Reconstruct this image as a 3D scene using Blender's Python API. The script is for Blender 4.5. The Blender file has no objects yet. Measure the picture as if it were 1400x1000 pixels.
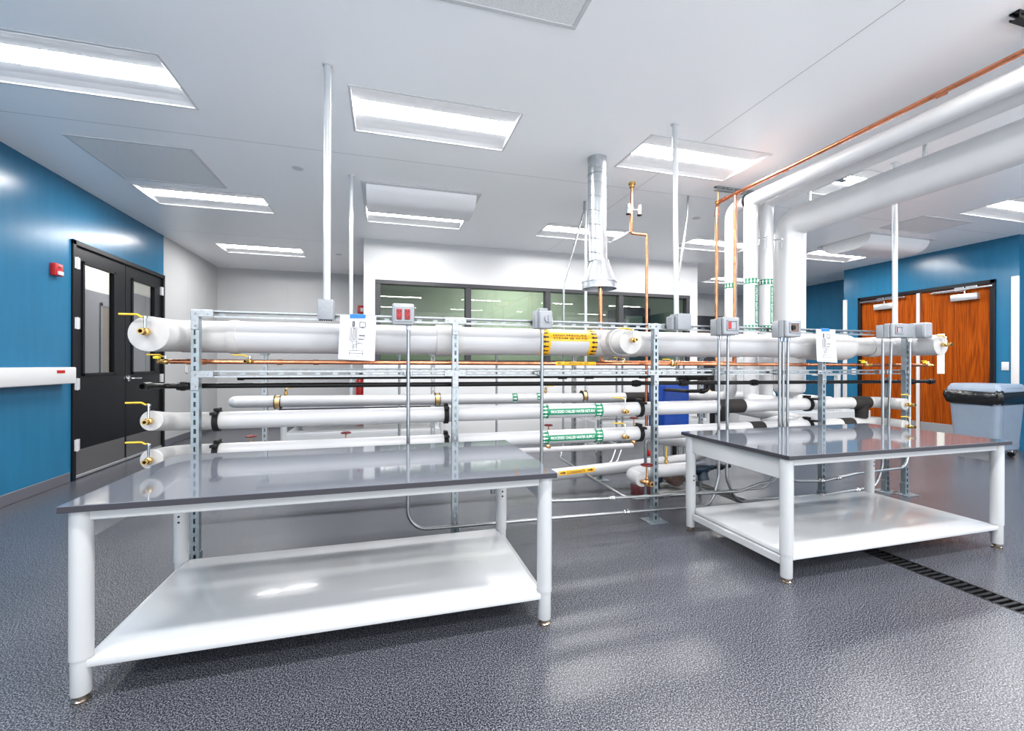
import bpy, bmesh, math, random
from mathutils import Vector, Matrix
R = math.radians
random.seed(7)
SC = bpy.context.scene
COL = SC.collection

# ------------------------------------------------------------------ camera, world, exposure
F_PX, YAW, ROLL = 608.0, math.atan(172 / 608.0), R(0.12)
s_, c_ = math.sin(YAW), math.cos(YAW)
fw, rt, up = Vector((s_, c_, 0)), Vector((c_, -s_, 0)), Vector((0, 0, 1))
cx = rt * math.cos(ROLL) + up * math.sin(ROLL)
cy = up * math.cos(ROLL) - rt * math.sin(ROLL)
cam_d = bpy.data.cameras.new('camera')
cam = bpy.data.objects.new('camera', cam_d)
COL.objects.link(cam)
m3 = Matrix((cx, cy, -fw)).transposed().to_4x4()
m3.translation = Vector((0, 0, 1.2))
cam.matrix_world = m3
cam_d.sensor_width = 36
cam_d.lens = F_PX / 1400 * 36
cam_d.shift_y = -1 / 1400
cam_d.clip_start = 0.05
SC.camera = cam
w = bpy.data.worlds.new('world')
SC.world = w
w.use_nodes = True
w.node_tree.nodes['Background'].inputs[0].default_value = (0.93, 0.96, 1, 1)
w.node_tree.nodes['Background'].inputs[1].default_value = 1.3  # uniform fill added to brighten the ceiling, entering behind the camera
SC.view_settings.view_transform = 'Standard'
SC.view_settings.look = 'None'
SC.view_settings.exposure = 1.2
SC.view_settings.gamma = 1
SC.view_settings.use_curve_mapping = False
LENS_POWER = 36.0

# ------------------------------------------------------------------ materials
MATS = {}


def mat(name, color, rough=0.5, metal=0.0, noise=None, bump=None, coat=0.0, emit=None, stretch=None, spec=None):
    m = bpy.data.materials.new(name)
    m.use_nodes = True
    nt = m.node_tree
    b = nt.nodes['Principled BSDF']
    c = tuple(color) + (1,)
    b.inputs['Base Color'].default_value = c
    b.inputs['Roughness'].default_value = rough
    b.inputs['Metallic'].default_value = metal
    if spec is not None:
        b.inputs['Specular IOR Level'].default_value = spec
    if coat:
        b.inputs['Coat Weight'].default_value = coat
        b.inputs['Coat Roughness'].default_value = 0.06
    if emit:
        b.inputs['Emission Color'].default_value = c
        b.inputs['Emission Strength'].default_value = emit
    vec = None
    if noise or bump:
        tc = nt.nodes.new('ShaderNodeTexCoord')
        mp = nt.nodes.new('ShaderNodeMapping')
        nt.links.new(tc.outputs['Object'], mp.inputs['Vector'])
        if stretch:
            mp.inputs['Scale'].default_value = stretch
        vec = mp.outputs['Vector']
    if noise:
        sc, amt, detail = noise
        n = nt.nodes.new('ShaderNodeTexNoise')
        n.inputs['Scale'].default_value = sc
        n.inputs['Detail'].default_value = detail
        nt.links.new(vec, n.inputs['Vector'])
        r = nt.nodes.new('ShaderNodeValToRGB')
        r.color_ramp.elements[0].position = 0.3
        r.color_ramp.elements[1].position = 0.7
        r.color_ramp.elements[0].color = tuple(max(0, v * (1 - amt)) for v in color) + (1,)
        r.color_ramp.elements[1].color = tuple(min(1, v * (1 + amt)) for v in color) + (1,)
        nt.links.new(n.outputs['Fac'], r.inputs['Fac'])
        nt.links.new(r.outputs['Color'], b.inputs['Base Color'])
    if bump:
        sc, st = bump
        n = nt.nodes.new('ShaderNodeTexNoise')
        n.inputs['Scale'].default_value = sc
        n.inputs['Detail'].default_value = 3
        nt.links.new(vec, n.inputs['Vector'])
        bp = nt.nodes.new('ShaderNodeBump')
        bp.inputs['Strength'].default_value = st
        bp.inputs['Distance'].default_value = 0.01
        nt.links.new(n.outputs['Fac'], bp.inputs['Height'])
        nt.links.new(bp.outputs['Normal'], b.inputs['Normal'])
    MATS[name] = m
    return m


mat('ceiling', (0.94, 0.945, 0.955), 0.32, noise=(1.2, 0.015, 2))
mat('seam', (0.35, 0.36, 0.38), 0.6)
mat('white_wall', (0.54, 0.545, 0.55), 0.35, bump=(60, 0.02))
mat('grey_panel', (0.42, 0.425, 0.432), 0.40, noise=(3, 0.02, 2))
mat('blue_wall', (0.015, 0.128, 0.245), 0.24, spec=0.4, bump=(9, 0.06), stretch=(7, 7, 0.8), noise=(2, 0.05, 2))
mat('cove_base', (0.10, 0.10, 0.12), 0.35, noise=(400, 0.3, 2))
mat('black_paint', (0.0045, 0.005, 0.007), 0.38, spec=0.25, bump=(90, 0.03))
mat('charcoal', (0.020, 0.0205, 0.025), 0.35)
mat('kick_steel', (0.26, 0.25, 0.25), 0.38, 0.85, bump=(8, 0.03), stretch=(1, 1, 30))
mat('hinge_silver', (0.55, 0.56, 0.58), 0.3, 0.2)
mat('foot_metal', (0.30, 0.25, 0.20), 0.25, 0.9)
mat('chrome', (0.75, 0.76, 0.78), 0.16, 1.0)
mat('galvanised', (0.34, 0.36, 0.372), 0.30, 0.9, noise=(45, 0.12, 3))
mat('zinc', (0.30, 0.35, 0.375), 0.34, 0.75, noise=(25, 0.10, 3))
mat('spiral_duct', (0.46, 0.48, 0.50), 0.34, 0.9, noise=(20, 0.10, 4))
mat('conduit', (0.35, 0.365, 0.375), 0.28, 0.9, noise=(30, 0.05, 2))
mat('white_pole', (0.58, 0.60, 0.62), 0.3, 0.25)
mat('copper', (0.66, 0.25, 0.13), 0.27, 1.0, noise=(14, 0.20, 4))
mat('brass', (0.72, 0.46, 0.16), 0.27, 1.0, noise=(60, 0.2, 3))
mat('bronze', (0.60, 0.32, 0.14), 0.32, 1.0, noise=(60, 0.2, 3))
mat('pvc_shade_lift', (0.60, 0.60, 0.605), 0.33, noise=(5, 0.02, 2))  # jacket colour lightened for the overhead pipes, offsetting the shade on them
mat('jacket', (0.465, 0.465, 0.475), 0.33, noise=(5, 0.02, 2))
mat('canvas', (0.455, 0.448, 0.44), 0.6, noise=(18, 0.04, 4), bump=(35, 0.10))
mat('black_pipe', (0.008, 0.0075, 0.0075), 0.33, 0.3, spec=0.35, noise=(60, 0.4, 3))
mat('black_rubber', (0.009, 0.009, 0.009), 0.6, spec=0.25, bump=(120, 0.06))
mat('foam', (0.024, 0.021, 0.02), 0.75, spec=0.2, bump=(90, 0.10))
mat('table_top', (0.105, 0.115, 0.137), 0.055, spec=0.9, noise=(3, 0.04, 2))
mat('table_edge', (0.035, 0.034, 0.042), 0.5, spec=0.3)
mat('table_white', (0.455, 0.465, 0.475), 0.25, coat=0.15)
mat('shelf_white', (0.56, 0.57, 0.58), 0.22, coat=0.3, noise=(2, 0.02, 2))
mat('dark_hole', (0.004, 0.004, 0.004), 0.9)
mat('yellow', (0.66, 0.42, 0.01), 0.4)
mat('yellow_tag', (0.95, 0.85, 0.05), 0.4)
mat('amber', (0.82, 0.42, 0.006), 0.45)
mat('ink', (0.012, 0.011, 0.01), 0.6)
mat('grey_ink', (0.07, 0.07, 0.075), 0.7)
mat('green', (0.0, 0.19, 0.085), 0.4)
mat('white_ink', (0.85, 0.87, 0.86), 0.5)
mat('red', (0.40, 0.006, 0.006), 0.35)
mat('dark_red', (0.13, 0.004, 0.006), 0.4)
mat('red_outlet', (0.32, 0.004, 0.012), 0.4)
mat('box_grey', (0.26, 0.275, 0.295), 0.42, 0.2, noise=(60, 0.05, 2))
mat('cover_grey', (0.29, 0.305, 0.325), 0.35, 0.15)
mat('plastic_grey', (0.30, 0.31, 0.34), 0.3)
mat('paper', (0.56, 0.56, 0.59), 0.7)
mat('blue_tape', (0.008, 0.16, 0.6), 0.55)
mat('blue_tank', (0.0, 0.05, 0.33), 0.35, noise=(8, 0.15, 3))
mat('dark_blue', (0.006, 0.02, 0.04), 0.4, noise=(20, 0.2, 2))
mat('brown_metal', (0.16, 0.105, 0.085), 0.45, 0.4, noise=(20, 0.2, 3))
mat('maroon', (0.09, 0.012, 0.015), 0.4)
mat('cement', (0.15, 0.15, 0.15), 0.8, noise=(30, 0.1, 3))
mat('bin_grey', (0.21, 0.26, 0.33), 0.42, noise=(10, 0.03, 2))
mat('bag_black', (0.008, 0.008, 0.009), 0.18, bump=(26, 0.5))
mat('cream', (0.42, 0.40, 0.37), 0.6)
mat('cream_glass', (0.80, 0.76, 0.64), 0.25)
mat('corridor_door', (0.11, 0.11, 0.125), 0.4)
mat('brown_panel', (0.10, 0.07, 0.05), 0.4)
mat('perforated', (0.78, 0.785, 0.79), 0.5, noise=(900, 0.35, 0))
mat('diffuser_white', (0.80, 0.80, 0.81), 0.4, noise=(600, 0.04, 0))
mat('trim_white', (0.60, 0.60, 0.61), 0.3)
mat('guard_white', (0.60, 0.58, 0.57), 0.3)
mat('green_room', (0.52, 0.56, 0.50), 0.6)
mat('grate', (0.006, 0.006, 0.007), 0.4, spec=0.25, bump=(80, 0.1))
mat('reflector', (0.62, 0.625, 0.64), 0.9, spec=0.0)
mat('gold_clamp', (0.75, 0.50, 0.22), 0.35, 0.9)
mat('alu', (0.60, 0.62, 0.64), 0.32, 0.8)
mat('lens', (1.0, 0.99, 0.98), 0.4, emit=LENS_POWER)


def floor_material():
    m = bpy.data.materials.new('epoxy_floor')
    m.use_nodes = True
    nt = m.node_tree
    b = nt.nodes['Principled BSDF']
    tc = nt.nodes.new('ShaderNodeTexCoord')
    n1 = nt.nodes.new('ShaderNodeTexNoise')
    n1.inputs['Scale'].default_value = 185
    n1.inputs['Detail'].default_value = 2
    n1.inputs['Roughness'].default_value = 0.75
    nt.links.new(tc.outputs['Object'], n1.inputs['Vector'])
    r = nt.nodes.new('ShaderNodeValToRGB')
    el = r.color_ramp.elements
    el[0].position, el[0].color = 0.40, (0.006, 0.007, 0.010, 1)
    el[1].position, el[1].color = 0.62, (0.20, 0.207, 0.238, 1)
    e = el.new(0.5)
    e.color = (0.039, 0.041, 0.051, 1)
    nt.links.new(n1.outputs['Fac'], r.inputs['Fac'])
    nt.links.new(r.outputs['Color'], b.inputs['Base Color'])
    n2 = nt.nodes.new('ShaderNodeTexNoise')
    n2.inputs['Scale'].default_value = 260
    n2.inputs['Detail'].default_value = 2
    nt.links.new(tc.outputs['Object'], n2.inputs['Vector'])
    bp = nt.nodes.new('ShaderNodeBump')
    bp.inputs['Strength'].default_value = 0.16
    bp.inputs['Distance'].default_value = 0.004
    nt.links.new(n2.outputs['Fac'], bp.inputs['Height'])
    nt.links.new(bp.outputs['Normal'], b.inputs['Normal'])
    b.inputs['Roughness'].default_value = 0.22
    b.inputs['Specular IOR Level'].default_value = 0.45
    MATS['floor'] = m


floor_material()


def wood_material():
    m = bpy.data.materials.new('door_wood')
    m.use_nodes = True
    nt = m.node_tree
    b = nt.nodes['Principled BSDF']
    tc = nt.nodes.new('ShaderNodeTexCoord')
    mp = nt.nodes.new('ShaderNodeMapping')
    mp.inputs['Scale'].default_value = (1, 5.0, 0.22)
    nt.links.new(tc.outputs['Object'], mp.inputs['Vector'])
    wv = nt.nodes.new('ShaderNodeTexNoise')
    wv.inputs['Scale'].default_value = 1.6
    wv.inputs['Detail'].default_value = 1.0
    nt.links.new(mp.outputs['Vector'], wv.inputs['Vector'])
    mul = nt.nodes.new('ShaderNodeMath')
    mul.operation = 'MULTIPLY'
    mul.inputs[1].default_value = 55
    nt.links.new(wv.outputs['Fac'], mul.inputs[0])
    sn = nt.nodes.new('ShaderNodeMath')
    sn.operation = 'SINE'
    nt.links.new(mul.outputs[0], sn.inputs[0])
    mp2 = nt.nodes.new('ShaderNodeMapping')
    mp2.inputs['Scale'].default_value = (1, 60, 1.5)
    nt.links.new(tc.outputs['Object'], mp2.inputs['Vector'])
    fine = nt.nodes.new('ShaderNodeTexNoise')
    fine.inputs['Scale'].default_value = 2.5
    fine.inputs['Detail'].default_value = 4
    nt.links.new(mp2.outputs['Vector'], fine.inputs['Vector'])
    ma = nt.nodes.new('ShaderNodeMath')
    ma.operation = 'MULTIPLY_ADD'
    ma.inputs[1].default_value = 0.10
    nt.links.new(sn.outputs[0], ma.inputs[0])
    nt.links.new(fine.outputs['Fac'], ma.inputs[2])
    r = nt.nodes.new('ShaderNodeValToRGB')
    el = r.color_ramp.elements
    el[0].position, el[0].color = 0.22, (0.10, 0.016, 0.002, 1)
    el[1].position, el[1].color = 0.78, (0.36, 0.078, 0.005, 1)
    e = el.new(0.5)
    e.color = (0.26, 0.048, 0.003, 1)
    nt.links.new(ma.outputs[0], r.inputs['Fac'])
    nt.links.new(r.outputs['Color'], b.inputs['Base Color'])
    b.inputs['Roughness'].default_value = 0.6
    b.inputs['Specular IOR Level'].default_value = 0.06
    MATS['door_wood'] = m


wood_material()


def glass_material(name, tint, reflect=0.9):
    m = bpy.data.materials.new(name)
    m.use_nodes = True
    nt = m.node_tree
    nt.nodes.remove(nt.nodes['Principled BSDF'])
    out = nt.nodes['Material Output']
    tr = nt.nodes.new('ShaderNodeBsdfTransparent')
    tr.inputs[0].default_value = tuple(tint) + (1,)
    gl = nt.nodes.new('ShaderNodeBsdfGlossy')
    gl.inputs[0].default_value = (reflect, reflect, reflect, 1)
    gl.inputs['Roughness'].default_value = 0.01
    fr = nt.nodes.new('ShaderNodeFresnel')
    fr.inputs[0].default_value = 1.6
    mx = nt.nodes.new('ShaderNodeMixShader')
    ge = nt.nodes.new('ShaderNodeNewGeometry')
    sb = nt.nodes.new('ShaderNodeMath')
    sb.operation = 'SUBTRACT'
    sb.inputs[0].default_value = 1.0
    nt.links.new(ge.outputs['Backfacing'], sb.inputs[1])
    ml = nt.nodes.new('ShaderNodeMath')
    ml.operation = 'MULTIPLY'
    nt.links.new(fr.outputs[0], ml.inputs[0])
    nt.links.new(sb.outputs[0], ml.inputs[1])
    nt.links.new(ml.outputs[0], mx.inputs[0])
    nt.links.new(tr.outputs[0], mx.inputs[1])
    nt.links.new(gl.outputs[0], mx.inputs[2])
    nt.links.new(mx.outputs[0], out.inputs['Surface'])
    MATS[name] = m


glass_material('green_glass', (0.70, 0.77, 0.68))
glass_material('door_glass', (0.86, 0.87, 0.86), 0.8)


# ------------------------------------------------------------------ builders
def root_loc(o):
    v = Vector((0, 0, 0))
    while o is not None:
        v += o.location
        o = o.parent
    return v


def tag(o, label=None, cat=None, group=None, kind=None):
    if label:
        o['label'] = label
    if cat:
        o['category'] = cat
    if group:
        o['group'] = group
    if kind:
        o['kind'] = kind
    return o


def thing(name, loc, label, cat, group=None):
    o = bpy.data.objects.new(name, None)
    COL.objects.link(o)
    o.location = loc
    o.empty_display_size = 0.05
    return tag(o, label, cat, group)


def fillet(pts, rad, n=7):
    """round the corners of a polyline"""
    pts = [Vector(p) for p in pts]
    if rad <= 0 or len(pts) < 3:
        return pts
    out = [pts[0]]
    for i in range(1, len(pts) - 1):
        p, a, b = pts[i], pts[i - 1], pts[i + 1]
        d1, d2 = (a - p), (b - p)
        l1, l2 = d1.length, d2.length
        d1.normalize()
        d2.normalize()
        ang = d1.angle(d2)
        if ang > R(178):
            out.append(p)
            continue
        t = min(rad / math.tan(ang / 2), l1 * 0.49, l2 * 0.49)
        rr = t * math.tan(ang / 2)
        cen = p + (d1 + d2).normalized() * (rr / math.sin(ang / 2))
        v1, v2 = (p + d1 * t) - cen, (p + d2 * t) - cen
        for k in range(n + 1):
            w_ = k / n
            al = v1.angle(v2)
            out.append(cen + (v1 * math.sin((1 - w_) * al) + v2 * math.sin(w_ * al)) / math.sin(al))
    out.append(pts[-1])
    return out


class MB:
    def __init__(self):
        self.v, self.f = [], []

    def quad(self, a, b, c, d):
        n = len(self.v)
        self.v += [Vector(a), Vector(b), Vector(c), Vector(d)]
        self.f.append((n, n + 1, n + 2, n + 3))
        return self

    def box(self, x0, x1, y0, y1, z0, z1):
        n = len(self.v)
        x0, x1 = min(x0, x1), max(x0, x1)
        y0, y1 = min(y0, y1), max(y0, y1)
        z0, z1 = min(z0, z1), max(z0, z1)
        for z in (z0, z1):
            self.v += [Vector((x0, y0, z)), Vector((x1, y0, z)), Vector((x1, y1, z)), Vector((x0, y1, z))]
        for q in ((0, 3, 2, 1), (4, 5, 6, 7), (0, 1, 5, 4), (1, 2, 6, 5), (2, 3, 7, 6), (3, 0, 4, 7)):
            self.f.append(tuple(n + i for i in q))
        return self

    def rbox(self, x0, x1, y0, y1, z0, z1, r=0.004, seg=2):
        bm = bmesh.new()
        bmesh.ops.create_cube(bm, size=1)
        for v in bm.verts:
            v.co = Vector(((x0 + x1) / 2 + v.co.x * (x1 - x0), (y0 + y1) / 2 + v.co.y * (y1 - y0), (z0 + z1) / 2 + v.co.z * (z1 - z0)))
        bmesh.ops.bevel(bm, geom=bm.edges[:], offset=r, segments=seg, affect='EDGES', profile=0.5)
        return self.bm(bm)

    def bm(self, bm):
        n = len(self.v)
        bm.verts.index_update()
        self.v += [v.co.copy() for v in bm.verts]
        self.f += [tuple(n + v.index for v in f.verts) for f in bm.faces]
        bm.free()
        return self

    def tube(self, pts, r, seg=14, caps=True, rad=0.0, nb=7):
        pts = fillet(pts, rad, nb)
        rr = r if isinstance(r, (list, tuple)) else [r] * len(pts)
        d = (pts[1] - pts[0]).normalized()
        ref = Vector((0, 0, 1)) if abs(d.z) < 0.9 else Vector((1, 0, 0))
        u = d.cross(ref).normalized()
        base = len(self.v)
        for i, p in enumerate(pts):
            if i == 0:
                t = pts[1] - pts[0]
            elif i == len(pts) - 1:
                t = pts[-1] - pts[-2]
            else:
                t = (pts[i + 1] - pts[i]).normalized() + (pts[i] - pts[i - 1]).normalized()
            t.normalize()
            u = (u - t * u.dot(t)).normalized()
            w_ = t.cross(u)
            for k in range(seg):
                a = 2 * math.pi * k / seg
                self.v.append(p + (u * math.cos(a) + w_ * math.sin(a)) * rr[i])
        for i in range(len(pts) - 1):
            for k in range(seg):
                a, b = base + i * seg + k, base + i * seg + (k + 1) % seg
                self.f.append((a, b, b + seg, a + seg))
        if caps:
            self.f.append(tuple(base + k for k in range(seg))[::-1])
            e = base + (len(pts) - 1) * seg
            self.f.append(tuple(e + k for k in range(seg)))
        return self

    def cyl(self, p0, p1, r, r2=None, seg=14):
        return self.tube([p0, p1], [r, r if r2 is None else r2], seg)

    def lathe(self, p0, axis, prof, seg=20, caps=False):
        """prof = [(distance along axis, radius)]"""
        axis = Vector(axis).normalized()
        pts = [Vector(p0) + axis * a for a, _ in prof]
        ref = Vector((0, 0, 1)) if abs(axis.z) < 0.9 else Vector((1, 0, 0))
        u = axis.cross(ref).normalized()
        w_ = axis.cross(u)
        base = len(self.v)
        for p, (_, r) in zip(pts, prof):
            for k in range(seg):
                a = 2 * math.pi * k / seg
                self.v.append(p + (u * math.cos(a) + w_ * math.sin(a)) * r)
        for i in range(len(pts) - 1):
            for k in range(seg):
                a, b = base + i * seg + k, base + i * seg + (k + 1) % seg
                self.f.append((a, b, b + seg, a + seg))
        if caps:
            self.f.append(tuple(base + k for k in range(seg))[::-1])
            e = base + (len(pts) - 1) * seg
            self.f.append(tuple(e + k for k in range(seg)))
        return self

    def prism(self, poly, to3, thick):
        """poly 2d list, to3(x, y, d) -> world point, d in (0, thick)"""
        n, k = len(self.v), len(poly)
        for d in (0, thick):
            self.v += [Vector(to3(x, y, d)) for x, y in poly]
        self.f.append(tuple(range(n, n + k))[::-1])
        self.f.append(tuple(range(n + k, n + 2 * k)))
        for i in range(k):
            j = (i + 1) % k
            self.f.append((n + i, n + j, n + k + j, n + k + i))
        return self

    def build(self, name, material, parent=None, sharp=32, kind=None, label=None, loc=None):
        me = bpy.data.meshes.new(name)
        off = root_loc(parent) if parent else Vector(loc or (0, 0, 0))
        me.from_pydata([tuple(v - off) for v in self.v], [], self.f)
        me.validate()
        bm = bmesh.new()
        bm.from_mesh(me)
        bmesh.ops.recalc_face_normals(bm, faces=bm.faces)
        bm.to_mesh(me)
        bm.free()
        me.polygons.foreach_set('use_smooth', [True] * len(me.polygons))
        me.set_sharp_from_angle(angle=R(sharp))
        me.materials.append(MATS[material])
        o = bpy.data.objects.new(name, me)
        COL.objects.link(o)
        if parent:
            o.parent = parent
        else:
            o.location = off
        if kind:
            o['kind'] = kind
        if label:
            o['label'] = label
        return o


def copy_tree(o, parent=None):
    c = o.copy()
    COL.objects.link(c)
    c.parent = parent
    for ch in o.children:
        copy_tree(ch, c)
    return c


def text_bm(s, width, height):
    cu = bpy.data.curves.new('txt', 'FONT')
    cu.body = s
    cu.resolution_u = 2
    cu.offset = 0.012
    ob = bpy.data.objects.new('txt', cu)
    COL.objects.link(ob)
    dg = bpy.context.evaluated_depsgraph_get()
    me = bpy.data.meshes.new_from_object(ob.evaluated_get(dg))
    bm = bmesh.new()
    bm.from_mesh(me)
    bpy.data.objects.remove(ob)
    bpy.data.curves.remove(cu)
    bpy.data.meshes.remove(me)
    xs = [v.co.x for v in bm.verts]
    ys = [v.co.y for v in bm.verts]
    x0, x1, y0, y1 = min(xs), max(xs), min(ys), max(ys)
    for v in bm.verts:
        v.co.x = ((v.co.x - x0) / (x1 - x0) - 0.5) * width
        v.co.y = ((v.co.y - y0) / (y1 - y0) - 0.5) * height
        v.co.z = 0
    return bm


def poly_bm(polys):
    bm = bmesh.new()
    for p in polys:
        bm.faces.new([bm.verts.new((x, y, 0)) for x, y in p])
    return bm


def wrap(mb, bm, fn, cuts_y=(), cuts_x=()):
    """bend a flat bmesh onto a pipe: fn(x, y) -> point"""
    for yy in cuts_y:
        bmesh.ops.bisect_plane(bm, geom=bm.verts[:] + bm.edges[:] + bm.faces[:], plane_co=(0, yy, 0), plane_no=(0, 1, 0))
    for xx in cuts_x:
        bmesh.ops.bisect_plane(bm, geom=bm.verts[:] + bm.edges[:] + bm.faces[:], plane_co=(xx, 0, 0), plane_no=(1, 0, 0))
    for v in bm.verts:
        v.co = Vector(fn(v.co.x, v.co.y))
    return mb.bm(bm)


def frange(a, b, n):
    return [a + (b - a) * i / n for i in range(n + 1)]


ARROW = [(-0.5, -0.2), (0.05, -0.2), (0.05, -0.5), (0.5, 0), (0.05, 0.5), (0.05, 0.2), (-0.5, 0.2)]


def arrow(cx_, cy_, w_, h_, flip=1):
    return [(cx_ + x * w_ * flip, cy_ + y * h_) for x, y in ARROW]


# ------------------------------------------------------------------ the setting
H = 3.05
XL, XR, XR2, YB, YF, YFL = -3.09, 8.556, 9.46, 9.65, -2.2, -1.2    # wall behind the camera left out so world light fills the room
DX0, DX1, DY0, DY1 = 2.955, 3.098, 0.3, 4.4          # trench drain
f = MB()
f.box(XL - 0.1, DX0, YFL, YB, -0.1, 0).box(DX1, XR2 + 0.1, YFL, YB, -0.1, 0)
f.box(DX0, DX1, YFL, DY0, -0.1, 0).box(DX0, DX1, DY1, YB, -0.1, 0)
f.build('floor', 'floor', kind='structure')

LX = [-2.53, -0.25, 2.04, 4.33, 6.67]
lights = []
for j, y in enumerate((-1.52, 0.80, 3.12, 5.44, 7.74)):
    for i, x in enumerate(LX):
        if j == 4 and i in (1, 2, 3):
            continue
        lights.append((i, j, x, y))
holes = [(x, x + 1.22, y, y + 0.61) for _, _, x, y in lights] + [(1.9, 3.12, 7.7, 8.31)]


def panel_with_holes(x0, x1, y0, y1, z0, z1):
    hs = [(max(a, x0), min(b, x1), max(c, y0), min(d, y1)) for a, b, c, d in holes]
    hs = [h for h in hs if h[0] < h[1] and h[2] < h[3]]
    xs = sorted({x0, x1} | {v for h in hs for v in h[:2]})
    ys = sorted({y0, y1} | {v for h in hs for v in h[2:]})
    mb = MB()
    for a, b in zip(xs, xs[1:]):
        for c, d in zip(ys, ys[1:]):
            mx, my = (a + b) / 2, (c + d) / 2
            if any(h[0] < mx < h[1] and h[2] < my < h[3] for h in hs):
                continue
            mb.quad((a, c, z0), (a, d, z0), (b, d, z0), (b, c, z0))
    bm = bmesh.new()
    return mb


ceil = panel_with_holes(XL - 0.1, XR2 + 0.1, YF, YB, H + 0.004, H).build('ceiling', 'seam', kind='structure')
cxs, cys = [XL - 0.1, 2.522, XR2 + 0.1], [YF, 1.1, 4.15, 7.2, YB]
for a, b in zip(cxs, cxs[1:]):
    for c, d in zip(cys, cys[1:]):
        g = 0.0022
        p = panel_with_holes(a + g, b - g, c + g, d - g, H, H).build('panel', 'ceiling', ceil)

# left wall: blue stretch with the double door, then pale panels
wl = MB().box(XL - 0.1, XL, YF, 5.58, 0, H).box(XL - 0.1, XL, 5.58, 7.535, 2.475, H)
wl.build('wall_left', 'blue_wall', kind='structure')
wf = MB().box(XL - 0.1, XL - 0.004, 7.535, YB, 0, H).build('wall_left_far', 'seam', kind='structure')
for a, b in ((7.535, 8.35), (8.35, 9.2), (9.2, YB)):
    MB().box(XL - 0.01, XL, a + 0.001, b - 0.001, 0, H).build('panel', 'grey_panel', wf)
wb = MB().box(XL, XR2, YB + 0.004, YB + 0.1, 0, H).build('wall_back', 'seam', kind='structure')
xs = [XL + i * 1.22 for i in range(11)] + [XR2]
for a, b in zip(xs, xs[1:]):
    if b - a > 0.02:
        MB().box(a + 0.001, b - 0.001, YB, YB + 0.01, 0, H).build('panel', 'grey_panel', wb)
# right side: blue vestibule with the wooden doors, recessed blue walls behind it
wr = MB().box(XR, XR + 0.1, 4.07, 4.32, 0, H).box(XR, XR + 0.1, 6.28, 6.562, 0, H).box(XR, XR + 0.1, 4.32, 6.28, 2.465, H)
wr.box(XR + 0.1, XR2, 4.07, 4.17, 0, H).box(XR + 0.1, XR2, 6.462, 6.562, 0, H)
wr.build('wall_right', 'blue_wall', kind='structure')
MB().box(XR2, XR2 + 0.1, YF, 4.07, 0, H).box(XR2, XR2 + 0.1, 6.562, YB, 0, H).build('wall_right_far', 'blue_wall', kind='structure')
# white block with the window band
BX0, BX1, BY = -0.32, 5.44, 6.86
WX0, WX1, WZ0, WZ1 = -0.158, 5.276, 1.22, 2.455
bw = MB().box(BX0, WX0, BY, BY + 0.12, 0, H).box(WX1, BX1, BY, BY + 0.12, 0, H)
bw.box(WX0, WX1, BY, BY + 0.12, 0, WZ0).box(WX0, WX1, BY, BY + 0.12, WZ1, H)
bw.box(BX0, BX0 + 0.12, BY + 0.12, YB, 0, H).box(BX1 - 0.12, BX1, BY + 0.12, YB, 0, H)
bw.build('wall_partition', 'white_wall', kind='structure')
MB().box(BX0 + 0.121, BX1 - 0.121, 8.9, 8.95, 0, H - 0.001).build('wall_inner', 'green_room', kind='structure')
win = MB()
for a, b in ((WX0, WX0 + 0.075), (1.185, 1.275), (2.505, 2.595), (3.845, 3.935), (WX1 - 0.075, WX1)):
    win.rbox(a, b, BY - 0.012, BY + 0.10, WZ0, WZ1, 0.004, 1)
win.rbox(WX0, WX1, BY - 0.016, BY + 0.10, WZ1 - 0.06, WZ1, 0.004, 1)
win.rbox(WX0, WX1, BY - 0.016, BY + 0.10, WZ0, WZ0 + 0.05, 0.004, 1)
wn = win.build('window_1', 'charcoal', kind='structure')
for a, b in ((WX0 + 0.07, 1.19), (1.27, 2.51), (2.59, 3.85), (3.93, WX1 - 0.07)):
    MB().box(a, b, BY + 0.05, BY + 0.058, WZ0 + 0.045, WZ1 - 0.055).build('pane', 'green_glass', wn)
# cove bases
MB().rbox(XL, XL + 0.012, YF, 5.555, 0, 0.1, 0.004, 1).build('baseboard_left', 'cove_base', kind='structure')
MB().rbox(XL, XL + 0.012, 7.56, YB, 0, 0.1, 0.004, 1).build('baseboard_left_far', 'cove_base', kind='structure')
MB().rbox(XL + 0.012, BX0, YB - 0.012, YB, 0, 0.1, 0.004, 1).rbox(BX1, XR2, YB - 0.012, YB, 0, 0.1, 0.004, 1).build('baseboard_back', 'cove_base', kind='structure')
MB().rbox(BX0, BX1, BY - 0.012, BY, 0, 0.1, 0.004, 1).build('baseboard_partition', 'cove_base', kind='structure')
MB().rbox(XR - 0.012, XR, 4.07, 4.3, 0, 0.1, 0.004, 1).rbox(XR - 0.012, XR, 6.3, 6.56, 0, 0.1, 0.004, 1).build('baseboard_right', 'cove_base', kind='structure')
MB().rbox(XR2 - 0.012, XR2, YF, 4.06, 0, 0.1, 0.004, 1).rbox(XR2 - 0.012, XR2, 6.57, YB, 0, 0.1, 0.004, 1).build('baseboard_right_far', 'cove_base', kind='structure')
# crash rail on the left wall
tr = MB().rbox(XL, XL + 0.115, YF + 0.02, 5.46, 1.005, 1.168, 0.012, 2).build('trim_1', 'trim_white', kind='structure')
MB().rbox(XL + 0.1, XL + 0.118, 5.18, 5.29, 1.11, 1.14, 0.003, 1).build('red_marker', 'red', tr, label='small red marker on the rail')

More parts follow.
